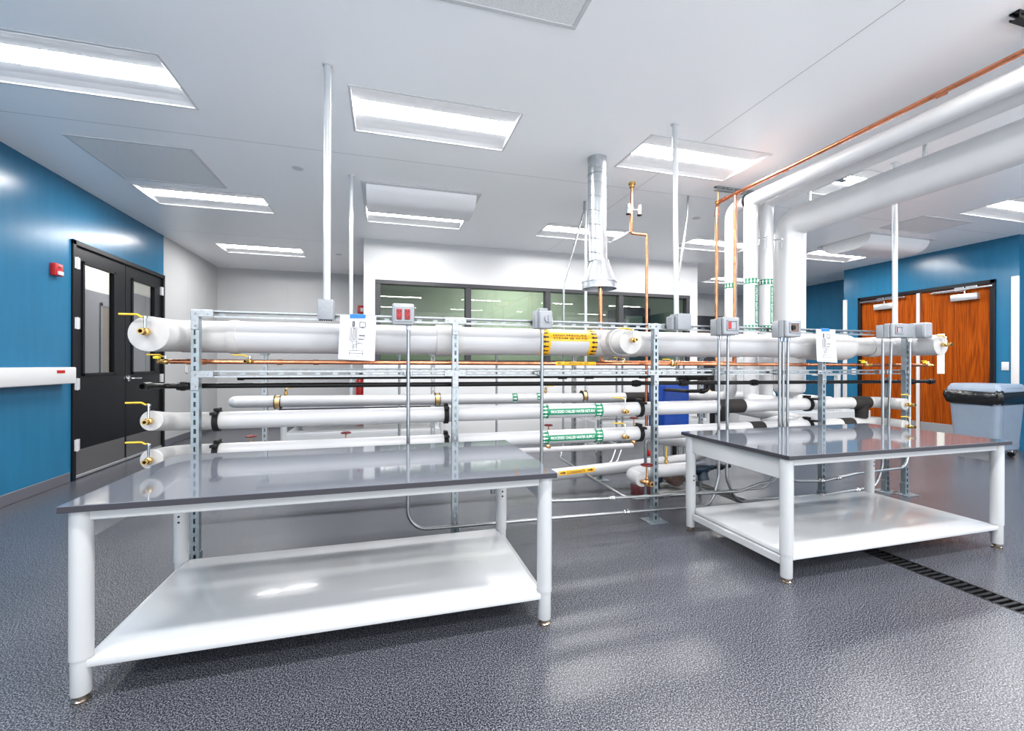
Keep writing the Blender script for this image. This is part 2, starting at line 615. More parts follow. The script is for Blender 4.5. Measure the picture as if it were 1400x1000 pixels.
# corridor seen through the black doors
XC = -4.6
MB().box(XC - 0.1, XC, 4.5, 12.5, 0, H).build('wall_corridor', 'cream', kind='structure')
MB().box(XC, XL - 0.1, 4.5, 12.5, -0.1, 0).build('floor_corridor', 'cove_base', kind='structure')
MB().box(XC, XL - 0.1, 4.5, 12.5, H, H + 0.1).build('ceiling_corridor', 'cream', kind='structure')
MB().box(XC, XL - 0.1, 12.5, 12.6, 0, H).box(XC, XL - 0.1, 4.4, 4.5, 0, H).build('wall_corridor_end', 'cream', kind='structure')

# ---- door_1 : black double door in the left wall
d1 = MB()
d1.rbox(XL - 0.1, XL + 0.02, 5.58, 5.63, 0, 2.475, 0.004, 1).rbox(XL - 0.1, XL + 0.02, 7.49, 7.535, 0, 2.475, 0.004, 1)
d1.rbox(XL - 0.1, XL + 0.02, 5.58, 7.535, 2.425, 2.475, 0.004, 1)
d1 = d1.build('door_1', 'black_paint', kind='structure')
for (a, b), (la, lb) in (((5.632, 6.575), (5.785, 6.34)), ((6.585, 7.488), (6.735, 7.29))):
    z0, z1, l0, l1 = 0.012, 2.423, 1.09, 2.27
    X0, X1 = XL - 0.055, XL - 0.008
    lf = MB().box(X0, X1, a, la, z0, z1).box(X0, X1, lb, b, z0, z1).box(X0, X1, la, lb, z0, l0).box(X0, X1, la, lb, l1, z1)
    lf = lf.build('door_leaf', 'black_paint', d1)
    st = MB()
    for q in ((la - 0.02, la + 0.012, l0 - 0.02, l1 + 0.02), (lb - 0.012, lb + 0.02, l0 - 0.02, l1 + 0.02)):
        st.rbox(X1 - 0.001, X1 + 0.012, q[0], q[1], q[2], q[3], 0.003, 1)
    st.rbox(X1 - 0.001, X1 + 0.012, la - 0.02, lb + 0.02, l0 - 0.02, l0 + 0.012, 0.003, 1)
    st.rbox(X1 - 0.001, X1 + 0.012, la - 0.02, lb + 0.02, l1 - 0.012, l1 + 0.02, 0.003, 1)
    st.build('lite_frame', 'black_paint', lf)
    MB().box(X0 + 0.02, X0 + 0.026, la, lb, l0, l1).build('pane', 'door_glass', lf)
    MB().rbox(X1, X1 + 0.003, a + 0.02, b - 0.015, 0.045, 0.30, 0.001, 1).build('kick_plate', 'kick_steel', lf)
    MB().rbox(X1, X1 + 0.014, a + 0.005, b - 0.005, 0.012, 0.042, 0.003, 1).build('door_sweep', 'alu', lf)
for z in (2.24, 1.62, 0.99, 0.36):
    MB().cyl((XL + 0.026, 5.632, z - 0.062), (XL + 0.026, 5.632, z + 0.062), 0.010).rbox(XL - 0.008, XL + 0.024, 5.636, 5.68, z - 0.058, z + 0.058, 0.002, 1).rbox(XL + 0.018, XL + 0.023, 5.60, 5.632, z - 0.058, z + 0.058, 0.001, 1).build('hinge', 'hinge_silver', d1)
for z in (2.24, 1.0):
    MB().cyl((XL + 0.012, 7.49, z - 0.06), (XL + 0.012, 7.49, z + 0.06), 0.009).rbox(XL - 0.008, XL + 0.016, 7.445, 7.485, z - 0.058, z + 0.058, 0.002, 1).build('hinge', 'hinge_silver', d1)
hd = MB().cyl((XL - 0.008, 6.63, 1.02), (XL + 0.006, 6.63, 1.02), 0.036, seg=20).build('lever_rose', 'chrome', d1)
MB().tube([(XL, 6.63, 1.02), (XL + 0.055, 6.63, 1.02), (XL + 0.055, 6.80, 1.018)], 0.013, 10, rad=0.015).build('lever', 'chrome', hd)
# grey door across the corridor
X0 = XC + 0.002
cd = thing('corridor_door', (X0, 9.0, 0), 'grey door across the corridor seen through the near black door glass', 'door')
MB().box(X0, X0 + 0.04, 8.2, 9.75, 0, 2.38).build('leaf', 'corridor_door', cd)
lfm = MB()
for q in ((8.93, 8.99, 0.9, 2.22), (9.6, 9.66, 0.9, 2.22), (8.93, 9.66, 2.16, 2.22), (8.93, 9.66, 0.9, 0.96)):
    lfm.rbox(X0 + 0.038, X0 + 0.055, q[0], q[1], q[2], q[3], 0.004, 1)
lfm.build('lite_frame', 'corridor_door', cd)
MB().box(X0 + 0.036, X0 + 0.044, 8.99, 9.6, 0.96, 2.16).build('pane', 'brown_panel', cd)
cd2 = thing('corridor_panel', (X0, 10.4, 0), 'grey corridor wall panel seen through the far black door leaf', 'panel')
MB().rbox(X0, X0 + 0.04, 9.77, 10.385, 0, 2.53, 0.004, 1).build('board', 'corridor_door', cd2)
MB().rbox(X0, X0 + 0.04, 10.395, 11.4, 0, 2.53, 0.004, 1).build('board', 'corridor_door', cd2)

# ---- door_2 : wooden double door in the right wall
d2 = MB().rbox(XR - 0.03, XR + 0.1, 4.32, 4.375, 0, 2.465, 0.004, 1).rbox(XR - 0.03, XR + 0.1, 6.225, 6.28, 0, 2.465, 0.004, 1)
d2.rbox(XR - 0.03, XR + 0.1, 4.32, 6.28, 2.41, 2.465, 0.004, 1)
d2 = d2.build('door_2', 'black_paint', kind='structure')
for a, b, vl in ((4.378, 5.285, 4.99), (5.315, 6.222, 5.50)):
    lf = MB().rbox(XR + 0.005, XR + 0.05, a, b, 0.01, 2.408, 0.003, 1).build('door_leaf', 'door_wood', d2)
    MB().rbox(XR, XR + 0.006, a + 0.015, b - 0.015, 0.02, 0.27, 0.001, 1).build('kick_plate', 'alu', lf)
    MB().rbox(XR - 0.001, XR + 0.006, vl - 0.05, vl + 0.05, 1.07, 1.71, 0.002, 1).build('vision_panel', 'cream_glass', lf)
MB().rbox(XR - 0.022, XR + 0.004, 5.277, 5.323, 0.01, 2.408, 0.004, 1).build('astragal', 'guard_white', d2)
for a, b in ((4.50, 4.83), (5.64, 5.97)):
    cl = MB().rbox(XR - 0.065, XR + 0.004, a, b, 2.20, 2.30, 0.006, 2).build('door_closer', 'alu', d2)
    m_ = (a + b) / 2
    ar = MB().tube([(XR - 0.035, m_, 2.30), (XR - 0.035, m_, 2.345), (XR - 0.04, m_ + 0.42 if a > 5 else m_ + 0.45, 2.365)], 0.011, 8)
    ar.rbox(XR - 0.055, XR - 0.028, a - 0.16, b + 0.25, 2.362, 2.388, 0.004, 1).rbox(XR - 0.06, XR - 0.02, m_ - 0.16, m_ - 0.02, 2.38, 2.41, 0.004, 1).rbox(XR - 0.06, XR - 0.02, m_ + 0.0, m_ + 0.12, 2.38, 2.41, 0.004, 1)
    ar.build('closer_arm', 'chrome', cl)
# white corner guards and switch plates
for y0, y1, lb in ((6.49, 6.566, 'white corner guard strip left of the wooden doors'), (4.066, 4.15, 'white corner guard strip at the right image edge')):
    o = MB().rbox(XR - 0.02, XR + 0.001, y0, y1, 0.06, 2.47, 0.006, 2).build('corner_guard', 'guard_white', loc=(XR, y0, 0.06))
    tag(o, lb, 'corner guard')
for y, z, lb in ((4.215, 1.195, 'white light switch plate right of the wooden doors'), (6.36, 1.08, 'white switch plate left of the wooden doors')):
    t = thing('switch_plate', (XR, y, z), lb, 'switch')
    MB().rbox(XR - 0.012, XR, y - 0.04, y + 0.04, z - 0.06, z + 0.06, 0.004, 2).build('plate', 'trim_white', t)
    MB().rbox(XR - 0.017, XR - 0.011, y - 0.016, y + 0.016, z - 0.033, z + 0.033, 0.002, 1).build('rocker', 'trim_white', t)

# ------------------------------------------------------------------ ceiling fixtures
def make_troffer():
    t = thing('ceiling_light', (0, 0, H), 'x', 'light')
    L, W = 1.22, 0.61
    fr = MB()
    for q in ((0, L, 0, 0.018), (0, L, W - 0.018, W), (0, 0.018, 0.018, W - 0.018), (L - 0.018, L, 0.018, W - 0.018)):
        fr.rbox(q[0], q[1], q[2], q[3], H - 0.005, H + 0.012, 0.002, 1)
    fr.build('frame', 'trim_white', t)
    rf = MB()
    prof = [(0.018, H + 0.003), (0.06, H + 0.014), (0.12, H + 0.023), (0.18, H + 0.028), (0.212, H + 0.030)]
    for sgn in (0, 1):
        for (y0, z0), (y1, z1) in zip(prof, prof[1:]):
            a, b = (y0, y1) if not sgn else (W - y0, W - y1)
            rf.quad((0.018, a, z0), (L - 0.018, a, z0), (L - 0.018, b, z1), (0.018, b, z1))
    pe = [(y, z) for y, z in prof] + [(W - y, z) for y, z in prof[::-1]]
    for x in (0.018, L - 0.018):
        n = len(rf.v)
        rf.v += [Vector((x, y, z)) for y, z in pe]
        rf.f.append(tuple(range(n, n + len(pe))))
    rf.build('reflector', 'reflector', t)
    ln = MB()
    lp = [(0.212, H + 0.030), (0.226, H + 0.025), (0.26, H + 0.021), (0.305, H + 0.0195), (0.35, H + 0.021), (0.384, H + 0.025), (0.398, H + 0.030)]
    for (y0, z0), (y1, z1) in zip(lp, lp[1:]):
        ln.quad((0.03, y0, z0), (L - 0.03, y0, z0), (L - 0.03, y1, z1), (0.03, y1, z1))
    for x in (0.03, L - 0.03):
        n = len(ln.v)
        ln.v += [Vector((x, y, z)) for y, z in lp]
        ln.f.append(tuple(range(n, n + len(lp))))
    ln.build('lens', 'lens', t)
    MB().box(0, L, 0, W, H + 0.09, H + 0.1).build('housing', 'trim_white', t)
    return t


LIGHT_LABELS = {
    (0, 2): 'large recessed ceiling light cut off at the top left edge of the photo',
    (1, 2): 'recessed ceiling light nearest the tall white pole, in the middle of the ceiling',
    (2, 2): 'recessed ceiling light crossed by the thin white pole, beside the overhead copper pipe',
    (3, 2): 'recessed ceiling light glimpsed between the overhead white pipes',
    (4, 2): 'recessed ceiling light cut off at the right edge above the wooden doors',
    (0, 3): 'recessed ceiling light above the black double doors, second on the left',
    (1, 3): 'recessed ceiling light partly hidden behind the bulging white air diffuser',
    (2, 3): 'recessed ceiling light behind the round metal duct, above the windows',
    (3, 3): 'recessed ceiling light behind the copper and white drop pipes',
    (4, 3): 'recessed ceiling light beyond the diffuser, right of the thick white drop pipe',
    (0, 4): 'smallest recessed ceiling light, far left near the grey panelled wall',
    (4, 4): 'farthest recessed ceiling light, low between the copper pipes',
}
proto = make_troffer()
first = True
for i, j, x, y in lights:
    o = proto if first else copy_tree(proto)
    first = False
    o.location = (x, y, H)
    o['group'] = 'recessed ceiling lights'
    o['label'] = LIGHT_LABELS.get((i, j), 'recessed ceiling light outside the photo, behind the camera')
o = copy_tree(proto)
o.location = (1.9, 7.7, H)  # unseen lamp added to light the room behind the windows
tag(o, 'unseen ceiling light added to light the room behind the dark framed windows', 'light', 'recessed ceiling lights')
o = copy_tree(proto)
o.location = (-4.5, 8.6, H - 0.11)  # added lamp, out of view, that lights the corridor
tag(o, 'unseen ceiling light added to light the corridor behind the black double doors', 'light', 'recessed ceiling lights')


def diffuser(x0, x1, y0, y1, drop, label):
    t = thing('air_diffuser', ((x0 + x1) / 2, (y0 + y1) / 2, H), label, 'diffuser', 'ceiling air diffusers')
    MB().rbox(x0, x1, y0, y1, H - 0.012, H - 0.0005, 0.003, 1).build('flange', 'trim_white', t)
    prof = []
    a0, a1 = y0 + 0.05, y1 - 0.04
    r = drop - 0.012
    for k in range(9):
        a = math.pi / 2 * k / 8
        prof.append((a0 + 0.22 * (1 - math.cos(a)), H - 0.012 - r * math.sin(a)))
    for k in range(9):
        a = math.pi / 2 * (1 - k / 8)
        prof.append((a1 - 0.22 * (1 - math.cos(a)), H - 0.012 - r * math.sin(a)))
    MB().prism(prof, lambda p, q, d: (x0 + 0.05 + d, p, q), x1 - x0 - 0.1).build('perforated_face', 'diffuser_white', t, sharp=40)
    for xx in (x0 + 0.12, x1 - 0.14):
        MB().rbox(xx, xx + 0.02, y0 + 0.02, y0 + 0.035, H - 0.02, H - 0.01, 0.002, 1).build('latch', 'alu', t)
    return t


diffuser(-0.25, 0.99, 4.70, 5.42, 0.15, 'bulging white air diffuser on the ceiling above the windows')
diffuser(6.45, 7.72, 4.56, 5.36, 0.17, 'bulging white air diffuser near the blue wall above the wooden doors')


def grille(x0, x1, y0, y1, label, m='perforated'):
    t = thing('return_grille', ((x0 + x1) / 2, (y0 + y1) / 2, H), label, 'grille', 'flat ceiling grilles')
    fr = MB()
    e = 0.025
    for q in ((x0, x1, y0, y0 + e), (x0, x1, y1 - e, y1), (x0, x0 + e, y0 + e, y1 - e), (x1 - e, x1, y0 + e, y1 - e)):
        fr.rbox(q[0], q[1], q[2], q[3], H - 0.010, H - 0.0005, 0.002, 1)
    fr.build('frame', 'trim_white', t)
    MB().box(x0 + e, x1 - e, y0 + e, y1 - e, H - 0.006, H - 0.0008).build('perforated_face', m, t)


grille(-0.25, 0.995, 1.62, 2.262, 'perforated ceiling grille cut off at the top edge of the photo')
grille(-2.51, -1.605, 4.41, 5.30, 'flat pale grey ceiling panel beside the blue left wall')
grille(6.36, 7.24, 3.88, 4.40, 'flat pale grey ceiling panel near the right hand diffuser')
for x, y, lb in ((-0.806, 4.584, 'small white sprinkler cap in the ceiling left of the tall pole'), (-0.773, 7.985, 'small white sprinkler cap in the far left ceiling'), (3.75, 4.75, 'small white sprinkler cap left of the copper drop pipes')):
    t = thing('sprinkler_cap', (x, y, H), lb, 'sprinkler', 'ceiling sprinkler caps')
    MB().lathe((x, y, H), (0, 0, -1), [(0, 0.045), (0.006, 0.043), (0.008, 0.0)], 20).build('cap', 'trim_white', t)
    MB().lathe((x, y, H), (0, 0, -1), [(0, 0.05), (0.003, 0.05), (0.003, 0.046)], 20).build('ring', 'alu', t)

# ------------------------------------------------------------------ workbenches
def make_bench():
    t = thing('workbench', (0, 0, 0), 'x', 'table', 'white framed workbenches')
    W, D, zt = 1.835, 0.915, 0.71
    x0, x1, y0, y1 = -W / 2, W / 2, 0.0, D
    MB().rbox(x0, x1, y0, y1, zt - 0.024, zt - 0.0015, 0.0015, 1).build('worktop', 'table_edge', t)
    MB().rbox(x0 + 0.001, x1 - 0.001, y0 + 0.001, y1 - 0.001, zt - 0.003, zt, 0.001, 1).build('top_surface', 'table_top', t)
    lx, ly = (x0 + 0.042, x1 - 0.042), (y0 + 0.055, y1 - 0.055)
    for yy in (ly[0], ly[1]):
        MB().rbox(lx[0], lx[1], yy - 0.014, yy + 0.014, zt - 0.066, zt - 0.025, 0.003, 1).build('apron', 'table_white', t)
    for xx in lx:
        MB().rbox(xx - 0.012, xx + 0.012, ly[0], ly[1], zt - 0.145, zt - 0.025, 0.003, 1).build('end_panel', 'table_white', t)
    for xx in lx:
        for yy in ly:
            lg = MB().lathe((xx, yy, 0), (0, 0, 1), [(0.155, 0.0), (0.155, 0.0345), (zt - 0.025, 0.0345)], 24).build('leg', 'table_white', t)
            MB().lathe((xx, yy, 0), (0, 0, 1), [(0.028, 0.0), (0.028, 0.0295), (0.032, 0.031), (0.156, 0.031)], 24).build('leg_extension', 'table_white', lg)
            MB().lathe((xx, yy, 0), (0, 0, 1), [(0, 0.0), (0, 0.026), (0.008, 0.028), (0.014, 0.02), (0.03, 0.02)], 20).build('foot', 'foot_metal', lg)
            for zz in (0.40, 0.37):
                if yy == ly[1]:
                    MB().cyl((xx, yy - 0.033, zz), (xx, yy - 0.0362, zz), 0.0055, seg=10).build('hole', 'dark_hole', lg)
    MB().rbox(lx[0] + 0.02, lx[1] - 0.02, ly[0] - 0.02, ly[1] + 0.02, 0.123, 0.152, 0.005, 2).build('lower_shelf', 'shelf_white', t)
    for xx in lx:
        MB().rbox(xx - 0.012, xx + 0.012, ly[0], ly[1], 0.085, 0.128, 0.003, 1).build('shelf_support', 'table_white', t)
    return t


bench = make_bench()
bench.location = (-0.168, 1.888, 0)
bench['label'] = 'white workbench with glossy grey top in the left foreground'
b2 = copy_tree(bench)
b2.location = (3.01, 1.90, 0)
b2['label'] = 'white workbench with glossy grey top in the right foreground'
for x, lb in ((-0.22, 'white workbench behind the rack, left, under the windows'), (3.62, 'white workbench behind the rack, right, partly hidden by blue tank')):
    b = copy_tree(bench)
    b.location = (x, 5.40, 0)
    b['label'] = lb
    for ch in b.children:
        if ch.name.startswith('lower_shelf'):
            ch.location.z = 0.28
    MB().rbox(x - 0.87, x + 0.87, 5.43, 5.455, 0.335, 0.405, 0.004, 1).build('stretcher', 'table_white', b)

# ------------------------------------------------------------------ strut framing
def strut_mb(L, axis, p, face, pitch0=0.0508, half=0.0145):
    """slotted channel 41 mm: L long along axis ('z' or 'x') from p (centre of the slotted face);
    face = +1 slotted face toward the camera, -1 toward the back (open side to the camera)"""
    W, D = 0.0206, 0.041
    mb = MB()

    def P3(a, b, d):                       # along, across, depth behind the front plane
        if axis == 'z':
            return Vector((p[0] + b, p[1] + d, p[2] + a))
        if axis == 'x':
            return Vector((p[0] + a, p[1] + d, p[2] + b))
        return Vector((p[0] + b, p[1] + a, p[2] + d))
    ds, do = (0, D) if face > 0 else (D, 0)
    n = max(1, int(L / pitch0))
    pitch = L / n
    sw, sl = 0.0068, half
    for i in range(n):
        a0, a1 = i * pitch, (i + 1) * pitch
        m_ = (a0 + a1) / 2
        b0, b1 = m_ - sl, m_ + sl
        mb.quad(P3(a0, -W, ds), P3(a0, W, ds), P3(b0, W, ds), P3(b0, -W, ds))
        mb.quad(P3(b1, -W, ds), P3(b1, W, ds), P3(a1, W, ds), P3(a1, -W, ds))
        mb.quad(P3(b0, -W, ds), P3(b0, -sw, ds), P3(b1, -sw, ds), P3(b1, -W, ds))
        mb.quad(P3(b0, sw, ds), P3(b0, W, ds), P3(b1, W, ds), P3(b1, sw, ds))
    for s in (-1, 1):
        mb.quad(P3(0, s * W, 0), P3(L, s * W, 0), P3(L, s * W, D), P3(0, s * W, D))
        mb.quad(P3(0, s * W, do), P3(L, s * W, do), P3(L, s * 0.011, do), P3(0, s * 0.011, do))
        dd = do + (ds - do) * 0.18
        mb.quad(P3(0, s * 0.011, do), P3(L, s * 0.011, do), P3(L, s * 0.011, dd), P3(0, s * 0.011, dd))
    return mb


def bolts(mb_parent, pts, y, nm='bolt'):
    for x, z in pts:
        MB().lathe((x, y, z), (0, -1, 0), [(0, 0.009), (0.006, 0.009), (0.006, 0.005), (0.010, 0.005), (0.010, 0)], 6).build(nm, 'galvanised', mb_parent)


POSTS = [(-1.065, 1.513), (0.447, 1.513), (1.988, 1.52), (3.655, 1.515), (4.66, 1.56)]
YFR = 2.975                                     # front face of the front posts
rack = thing('pipe_rack', (1.8, YFR, 0), 'galvanised slotted strut rack in front carrying the big white pipe', 'rack', 'strut pipe racks')


def post_base(par, x, y):
    MB().rbox(x - 0.075, x + 0.075, y - 0.055, y + 0.095, 0, 0.007, 0.002, 1).build('base_plate', 'zinc', par)
    sk = MB().rbox(x - 0.026, x - 0.0212, y - 0.004, y + 0.045, 0.006, 0.11, 0.001, 1).rbox(x + 0.0212, x + 0.026, y - 0.004, y + 0.045, 0.006, 0.11, 0.001, 1)
    sk.rbox(x - 0.026, x + 0.026, y + 0.0415, y + 0.046, 0.006, 0.11, 0.001, 1).build('base_socket', 'zinc', par)
    for dx in (-0.055, 0.055):
        MB().lathe((x + dx, y + 0.02, 0.007), (0, 0, 1), [(0, 0.01), (0.008, 0.01), (0.008, 0)], 6).build('anchor_bolt', 'galvanised', par)


for x, z in POSTS:
    strut_mb(z - 0.004, 'z', (x, YFR, 0.004), 1).build('post', 'zinc', rack)
    post_base(rack, x, YFR)
for z, xe in ((1.495, 4.28), (1.142, 4.66)):
    segs = [POSTS[0][0], POSTS[1][0], POSTS[2][0], POSTS[3][0], xe]
    for a, b in zip(segs, segs[1:]):
        strut_mb(b - a - 0.052, 'x', (a + 0.026, YFR, z), -1, 0.1016, 0.037).build('rail', 'galvanised', rack)
    for k, (x, _) in enumerate(POSTS[:4]):
        if k == 3 and z > 1.4:
            continue
        br = MB()
        if k == 0:
            br.rbox(x - 0.021, x + 0.095, YFR - 0.007, YFR - 0.0005, z - 0.021, z + 0.021, 0.002, 1)
        else:
            br.rbox(x - 0.073, x + 0.073, YFR - 0.007, YFR - 0.0005, z - 0.021, z + 0.021, 0.002, 1)
        br.rbox(x - 0.021, x + 0.021, YFR - 0.0065, YFR - 0.0008, z - 0.095, z + 0.02, 0.002, 1)
        br.build('bracket', 'galvanised', rack)
        xs = (x, x + 0.062) if k == 0 else (x - 0.05, x, x + 0.05)
        bolts(rack, [(q, z) for q in xs] + [(x, z - 0.07)], YFR - 0.007)
for x0, x1, z in ((-1.065, 0.447, 0.60),):
    pass

rear = thing('pipe_rack', (1.2, 4.53, 0), 'second strut rack standing behind the first, under the windows', 'rack', 'strut pipe racks')
for x in (-1.07, 0.455, 2.0, 3.66, 4.66):
    strut_mb(1.285, 'z', (x, 4.53, 0.004), 1).build('post', 'galvanised', rear)
    post_base(rear, x, 4.53)
    MB().rbox(x - 0.035, x + 0.035, 4.50, 4.58, 1.285, 1.30, 0.003, 1).build('saddle', 'galvanised', rear)
segs = [-1.07, 0.455, 2.0, 3.66, 4.66]
for a, b in zip(segs, segs[1:]):
    strut_mb(b - a - 0.052, 'x', (a + 0.026, 4.53, 1.142), -1, 0.1016, 0.037).build('rail', 'galvanised', rear)
st = thing('strut_stand', (2.153, 4.23, 0), 'short strut stand on the floor below the chilled water pipes', 'stand')
strut_mb(0.62, 'z', (2.153, 4.21, 0.004), 1).build('post', 'galvanised', st)
post_base(st, 2.153, 4.21)
st = thing('strut_stand', (4.58, 3.08, 0), 'strut stand behind the right end of the front rack', 'stand')
strut_mb(1.08, 'z', (4.585, 3.09, 0.004), 1).build('post', 'galvanised', st)
post_base(st, 4.585, 3.09)

# ------------------------------------------------------------------ valves, labels
def ball_valve(par, p, lever=(-1, 0, 0), s=1.0, axis=(0, -1, 0), body='brass', stem=0.05, tagged=False):
    """part 'valve' with sub-parts stem and lever; p = root on the pipe, axis = outlet direction"""
    p, ax, lv = Vector(p), Vector(axis).normalized(), Vector(lever).normalized()
    v = MB().lathe(p, ax, [(0, 0.012 * s), (0.012 * s, 0.012 * s), (0.016 * s, 0.019 * s), (0.03 * s, 0.021 * s), (0.044 * s, 0.019 * s), (0.048 * s, 0.014 * s), (0.066 * s, 0.014 * s), (0.068 * s, 0.015 * s), (0.078 * s, 0.015 * s), (0.078 * s, 0.009 * s), (0.06 * s, 0.008 * s)], 12)
    v = v.build('valve', body, par)
    c = p + ax * 0.03 * s
    top = c + Vector((0, 0, 0.02 * s + stem))
    MB().cyl(c + Vector((0, 0, 0.01)), top, 0.0065 * s, seg=10).cyl(top - Vector((0, 0, 0.006)), top + Vector((0, 0, 0.004)), 0.011 * s, seg=8).build('stem', 'chrome', v)
    e = lv
    MB().tube([top + Vector((0, 0, 0.002)), top + e * 0.016 * s, top + e * 0.034 * s + Vector((0, 0, 0.012 * s)), top + e * 0.11 * s + Vector((0, 0, 0.012 * s))], 0.0052 * s, 8, rad=0.01).build('lever', 'yellow', v)
    if tagged:
        MB().lathe(top + e * 0.05 * s + Vector((0, 0, -0.012)), (0, 0, 1), [(0, 0.0), (0, 0.018), (0.012, 0.02), (0.016, 0)], 12).build('tag', 'yellow_tag', v)
    return v


def gate_valve(par, p, stem=0.1, axis=(0, 0, 1), body='bronze', wheel='dark_red', r=0.032, outlet=None):
    p = Vector(p)
    v = MB().lathe(p, (0, 0, 1), [(-0.024, 0.0), (-0.024, 0.014), (-0.01, 0.024), (0.008, 0.024), (0.02, 0.014), (0.034, 0.016), (0.036, 0.009), (0.05, 0.008), (stem, 0.0065), (stem, 0)], 12)
    if outlet:
        v.lathe(p, outlet, [(0.0, 0.016), (0.03, 0.016), (0.03, 0.02), (0.05, 0.02), (0.05, 0.011), (0.03, 0.010)], 12)
        v.lathe(p, tuple(-q for q in outlet), [(0.0, 0.016), (0.05, 0.016), (0.05, 0)], 12)
    v = v.build('gate_valve', body, par)
    t = p + Vector((0, 0, stem - 0.004))
    hw = MB().tube([t + Vector((math.cos(a) * r, math.sin(a) * r, 0)) for a in frange(0, 2 * math.pi, 16)], 0.0062, 8, caps=False)
    for k in range(4):
        a = k * math.pi / 2
        hw.cyl(t, t + Vector((math.cos(a) * r, math.sin(a) * r, 0)), 0.0045, seg=6)
    hw.cyl(t - Vector((0, 0, 0.006)), t + Vector((0, 0, 0.008)), 0.010, seg=8)
    hw.build('handwheel', wheel, v)
    return v


def pipe_x(yc, zc):
    """wrap (x, arc length from the camera side upward) onto a pipe along X"""
    def mk(r):
        return lambda x, s: (x, yc - r * math.cos(s / r), zc + r * math.sin(s / r))
    return mk


def band(par, mk, r, x0, x1, a0, a1, m, nm='band', n=16):
    mb = MB()
    fn = mk(r)
    ss = frange(a0 * r, a1 * r, n)
    for s0, s1 in zip(ss, ss[1:]):
        mb.quad(fn(x0, s0), fn(x1, s0), fn(x1, s1), fn(x0, s1))
    return mb.build(nm, m, par)


def arrows_on(par, mk, r, xc, w_, angs, h_, m, flip):
    mb = MB()
    fn = mk(r)
    for a in angs:
        wrap(mb, poly_bm([arrow(0, 0, w_, h_, flip)]), lambda x, y, a=a: fn(xc + x, a * r + y), cuts_y=(-h_ * 0.3, 0, h_ * 0.3))
    return mb.build('arrows', m, par)


def words_on(par, mk, r, s, xc, arc, w_, h_, m):
    mb = MB()
    fn = mk(r)
    wrap(mb, text_bm(s, w_, h_), lambda x, y: fn(xc + x, arc + y), cuts_y=[h_ * k / 6 for k in range(-2, 3)])
    return mb.build('lettering', m, par)


# ------------------------------------------------------------------ big steam pipe on the front rack
SY, SZ, SR = 3.165, 1.37, 0.1
sp = thing('insulated_pipe', (1.7, SY, SZ), 'thickest white insulated pipe across the rack with yellow steam label', 'pipe', 'white insulated pipes')
MB().tube([(-1.2, SY, SZ), (-0.905, SY, SZ)], SR * 0.985, 28).build('jacket', 'canvas', sp)
MB().tube([(-0.90, SY, SZ), (0.36, SY, SZ)], SR, 28).build('jacket', 'jacket', sp)
MB().tube([(0.36, SY, SZ), (3.62, SY, SZ)], SR, 28).build('jacket', 'jacket', sp)
MB().tube([(-1.215, 2.80, SZ - 0.01), (-1.215, SY, SZ), (-0.93, SY, SZ)], 0.094, 28, rad=0.16, nb=10).build('elbow', 'canvas', sp)
MB().lathe((-0.94, SY, SZ), (1, 0, 0), [(0, 0.094), (0.0, 0.103), (0.03, 0.107), (0.05, 0.105), (0.055, 0.098)], 28).build('collar', 'canvas', sp)
MB().lathe((0.335, SY, SZ), (1, 0, 0), [(0, 0.098), (0.0, 0.110), (0.18, 0.110), (0.18, 0.098)], 28).build('collar', 'canvas', sp)
MB().lathe((1.53, SY, SZ), (1, 0, 0), [(0, 0.098), (0.02, 0.106), (0.30, 0.108), (0.40, 0.106), (0.42, 0.098)], 28).build('tee_cover', 'canvas', sp)
MB().lathe((1.76, SY, SZ), (1, 0, 0), [(0, 0.1), (0.01, 0.113), (0.06, 0.115), (0.08, 0.105)], 28).build('collar', 'canvas', sp)
ec = MB().tube([(1.665, 2.80, SZ - 0.005), (1.665, SY, SZ)], 0.088, 28).build('branch', 'canvas', sp)
MB().lathe((1.665, 2.93, SZ), (0, 1, 0), [(0, 0.088), (0, 0.099), (0.12, 0.102), (0.22, 0.1)], 28).build('branch_cover', 'canvas', sp)
MB().lathe((-1.215, 2.802, SZ - 0.01), (0, -1, 0), [(0, 0.095), (0.004, 0.092), (0.007, 0.06), (0.006, 0.055), (0.009, 0.03), (0.009, 0)], 28).build('end_cap', 'canvas', sp)
MB().lathe((1.665, 2.802, SZ - 0.005), (0, -1, 0), [(0, 0.0885), (0.004, 0.085), (0.007, 0.05), (0.009, 0)], 28).build('end_cap', 'canvas', sp)
ball_valve(sp, (-1.215, 2.796, SZ), (-1, 0, 0), 1.05, stem=0.055)
ball_valve(sp, (1.665, 2.796, SZ + 0.005), (-1, 0, 0), 0.95, stem=0.05)
# right hand fittings: large oval cover, then reduced pipe with elbow towards the viewer
MB().lathe((3.55, SY, SZ), (1, 0, 0), [(0, 0.099), (0.05, 0.112), (0.18, 0.118), (0.30, 0.122), (0.55, 0.121), (0.61, 0.112), (0.645, 0.09), (0.66, 0.06)], 28).build('fitting_cover', 'canvas', sp)
MB().tube([(4.15, SY, SZ + 0.005), (4.60, SY, SZ + 0.01)], 0.086, 28).build('jacket', 'canvas', sp)
MB().lathe((4.42, SY, SZ + 0.005), (1, 0, 0), [(0, 0.087), (0.0, 0.094), (0.10, 0.094), (0.10, 0.087)], 28).build('collar', 'canvas', sp)
MB().tube([(4.50, SY, SZ + 0.01), (4.80, SY, SZ + 0.015), (4.80, 2.80, SZ + 0.018)], 0.093, 28, rad=0.16, nb=10).build('elbow', 'jacket', sp)
MB().lathe((4.80, 2.802, SZ + 0.018), (0, -1, 0), [(0, 0.094), (0.004, 0.091), (0.007, 0.05), (0.009, 0)], 28).build('end_cap', 'canvas', sp)
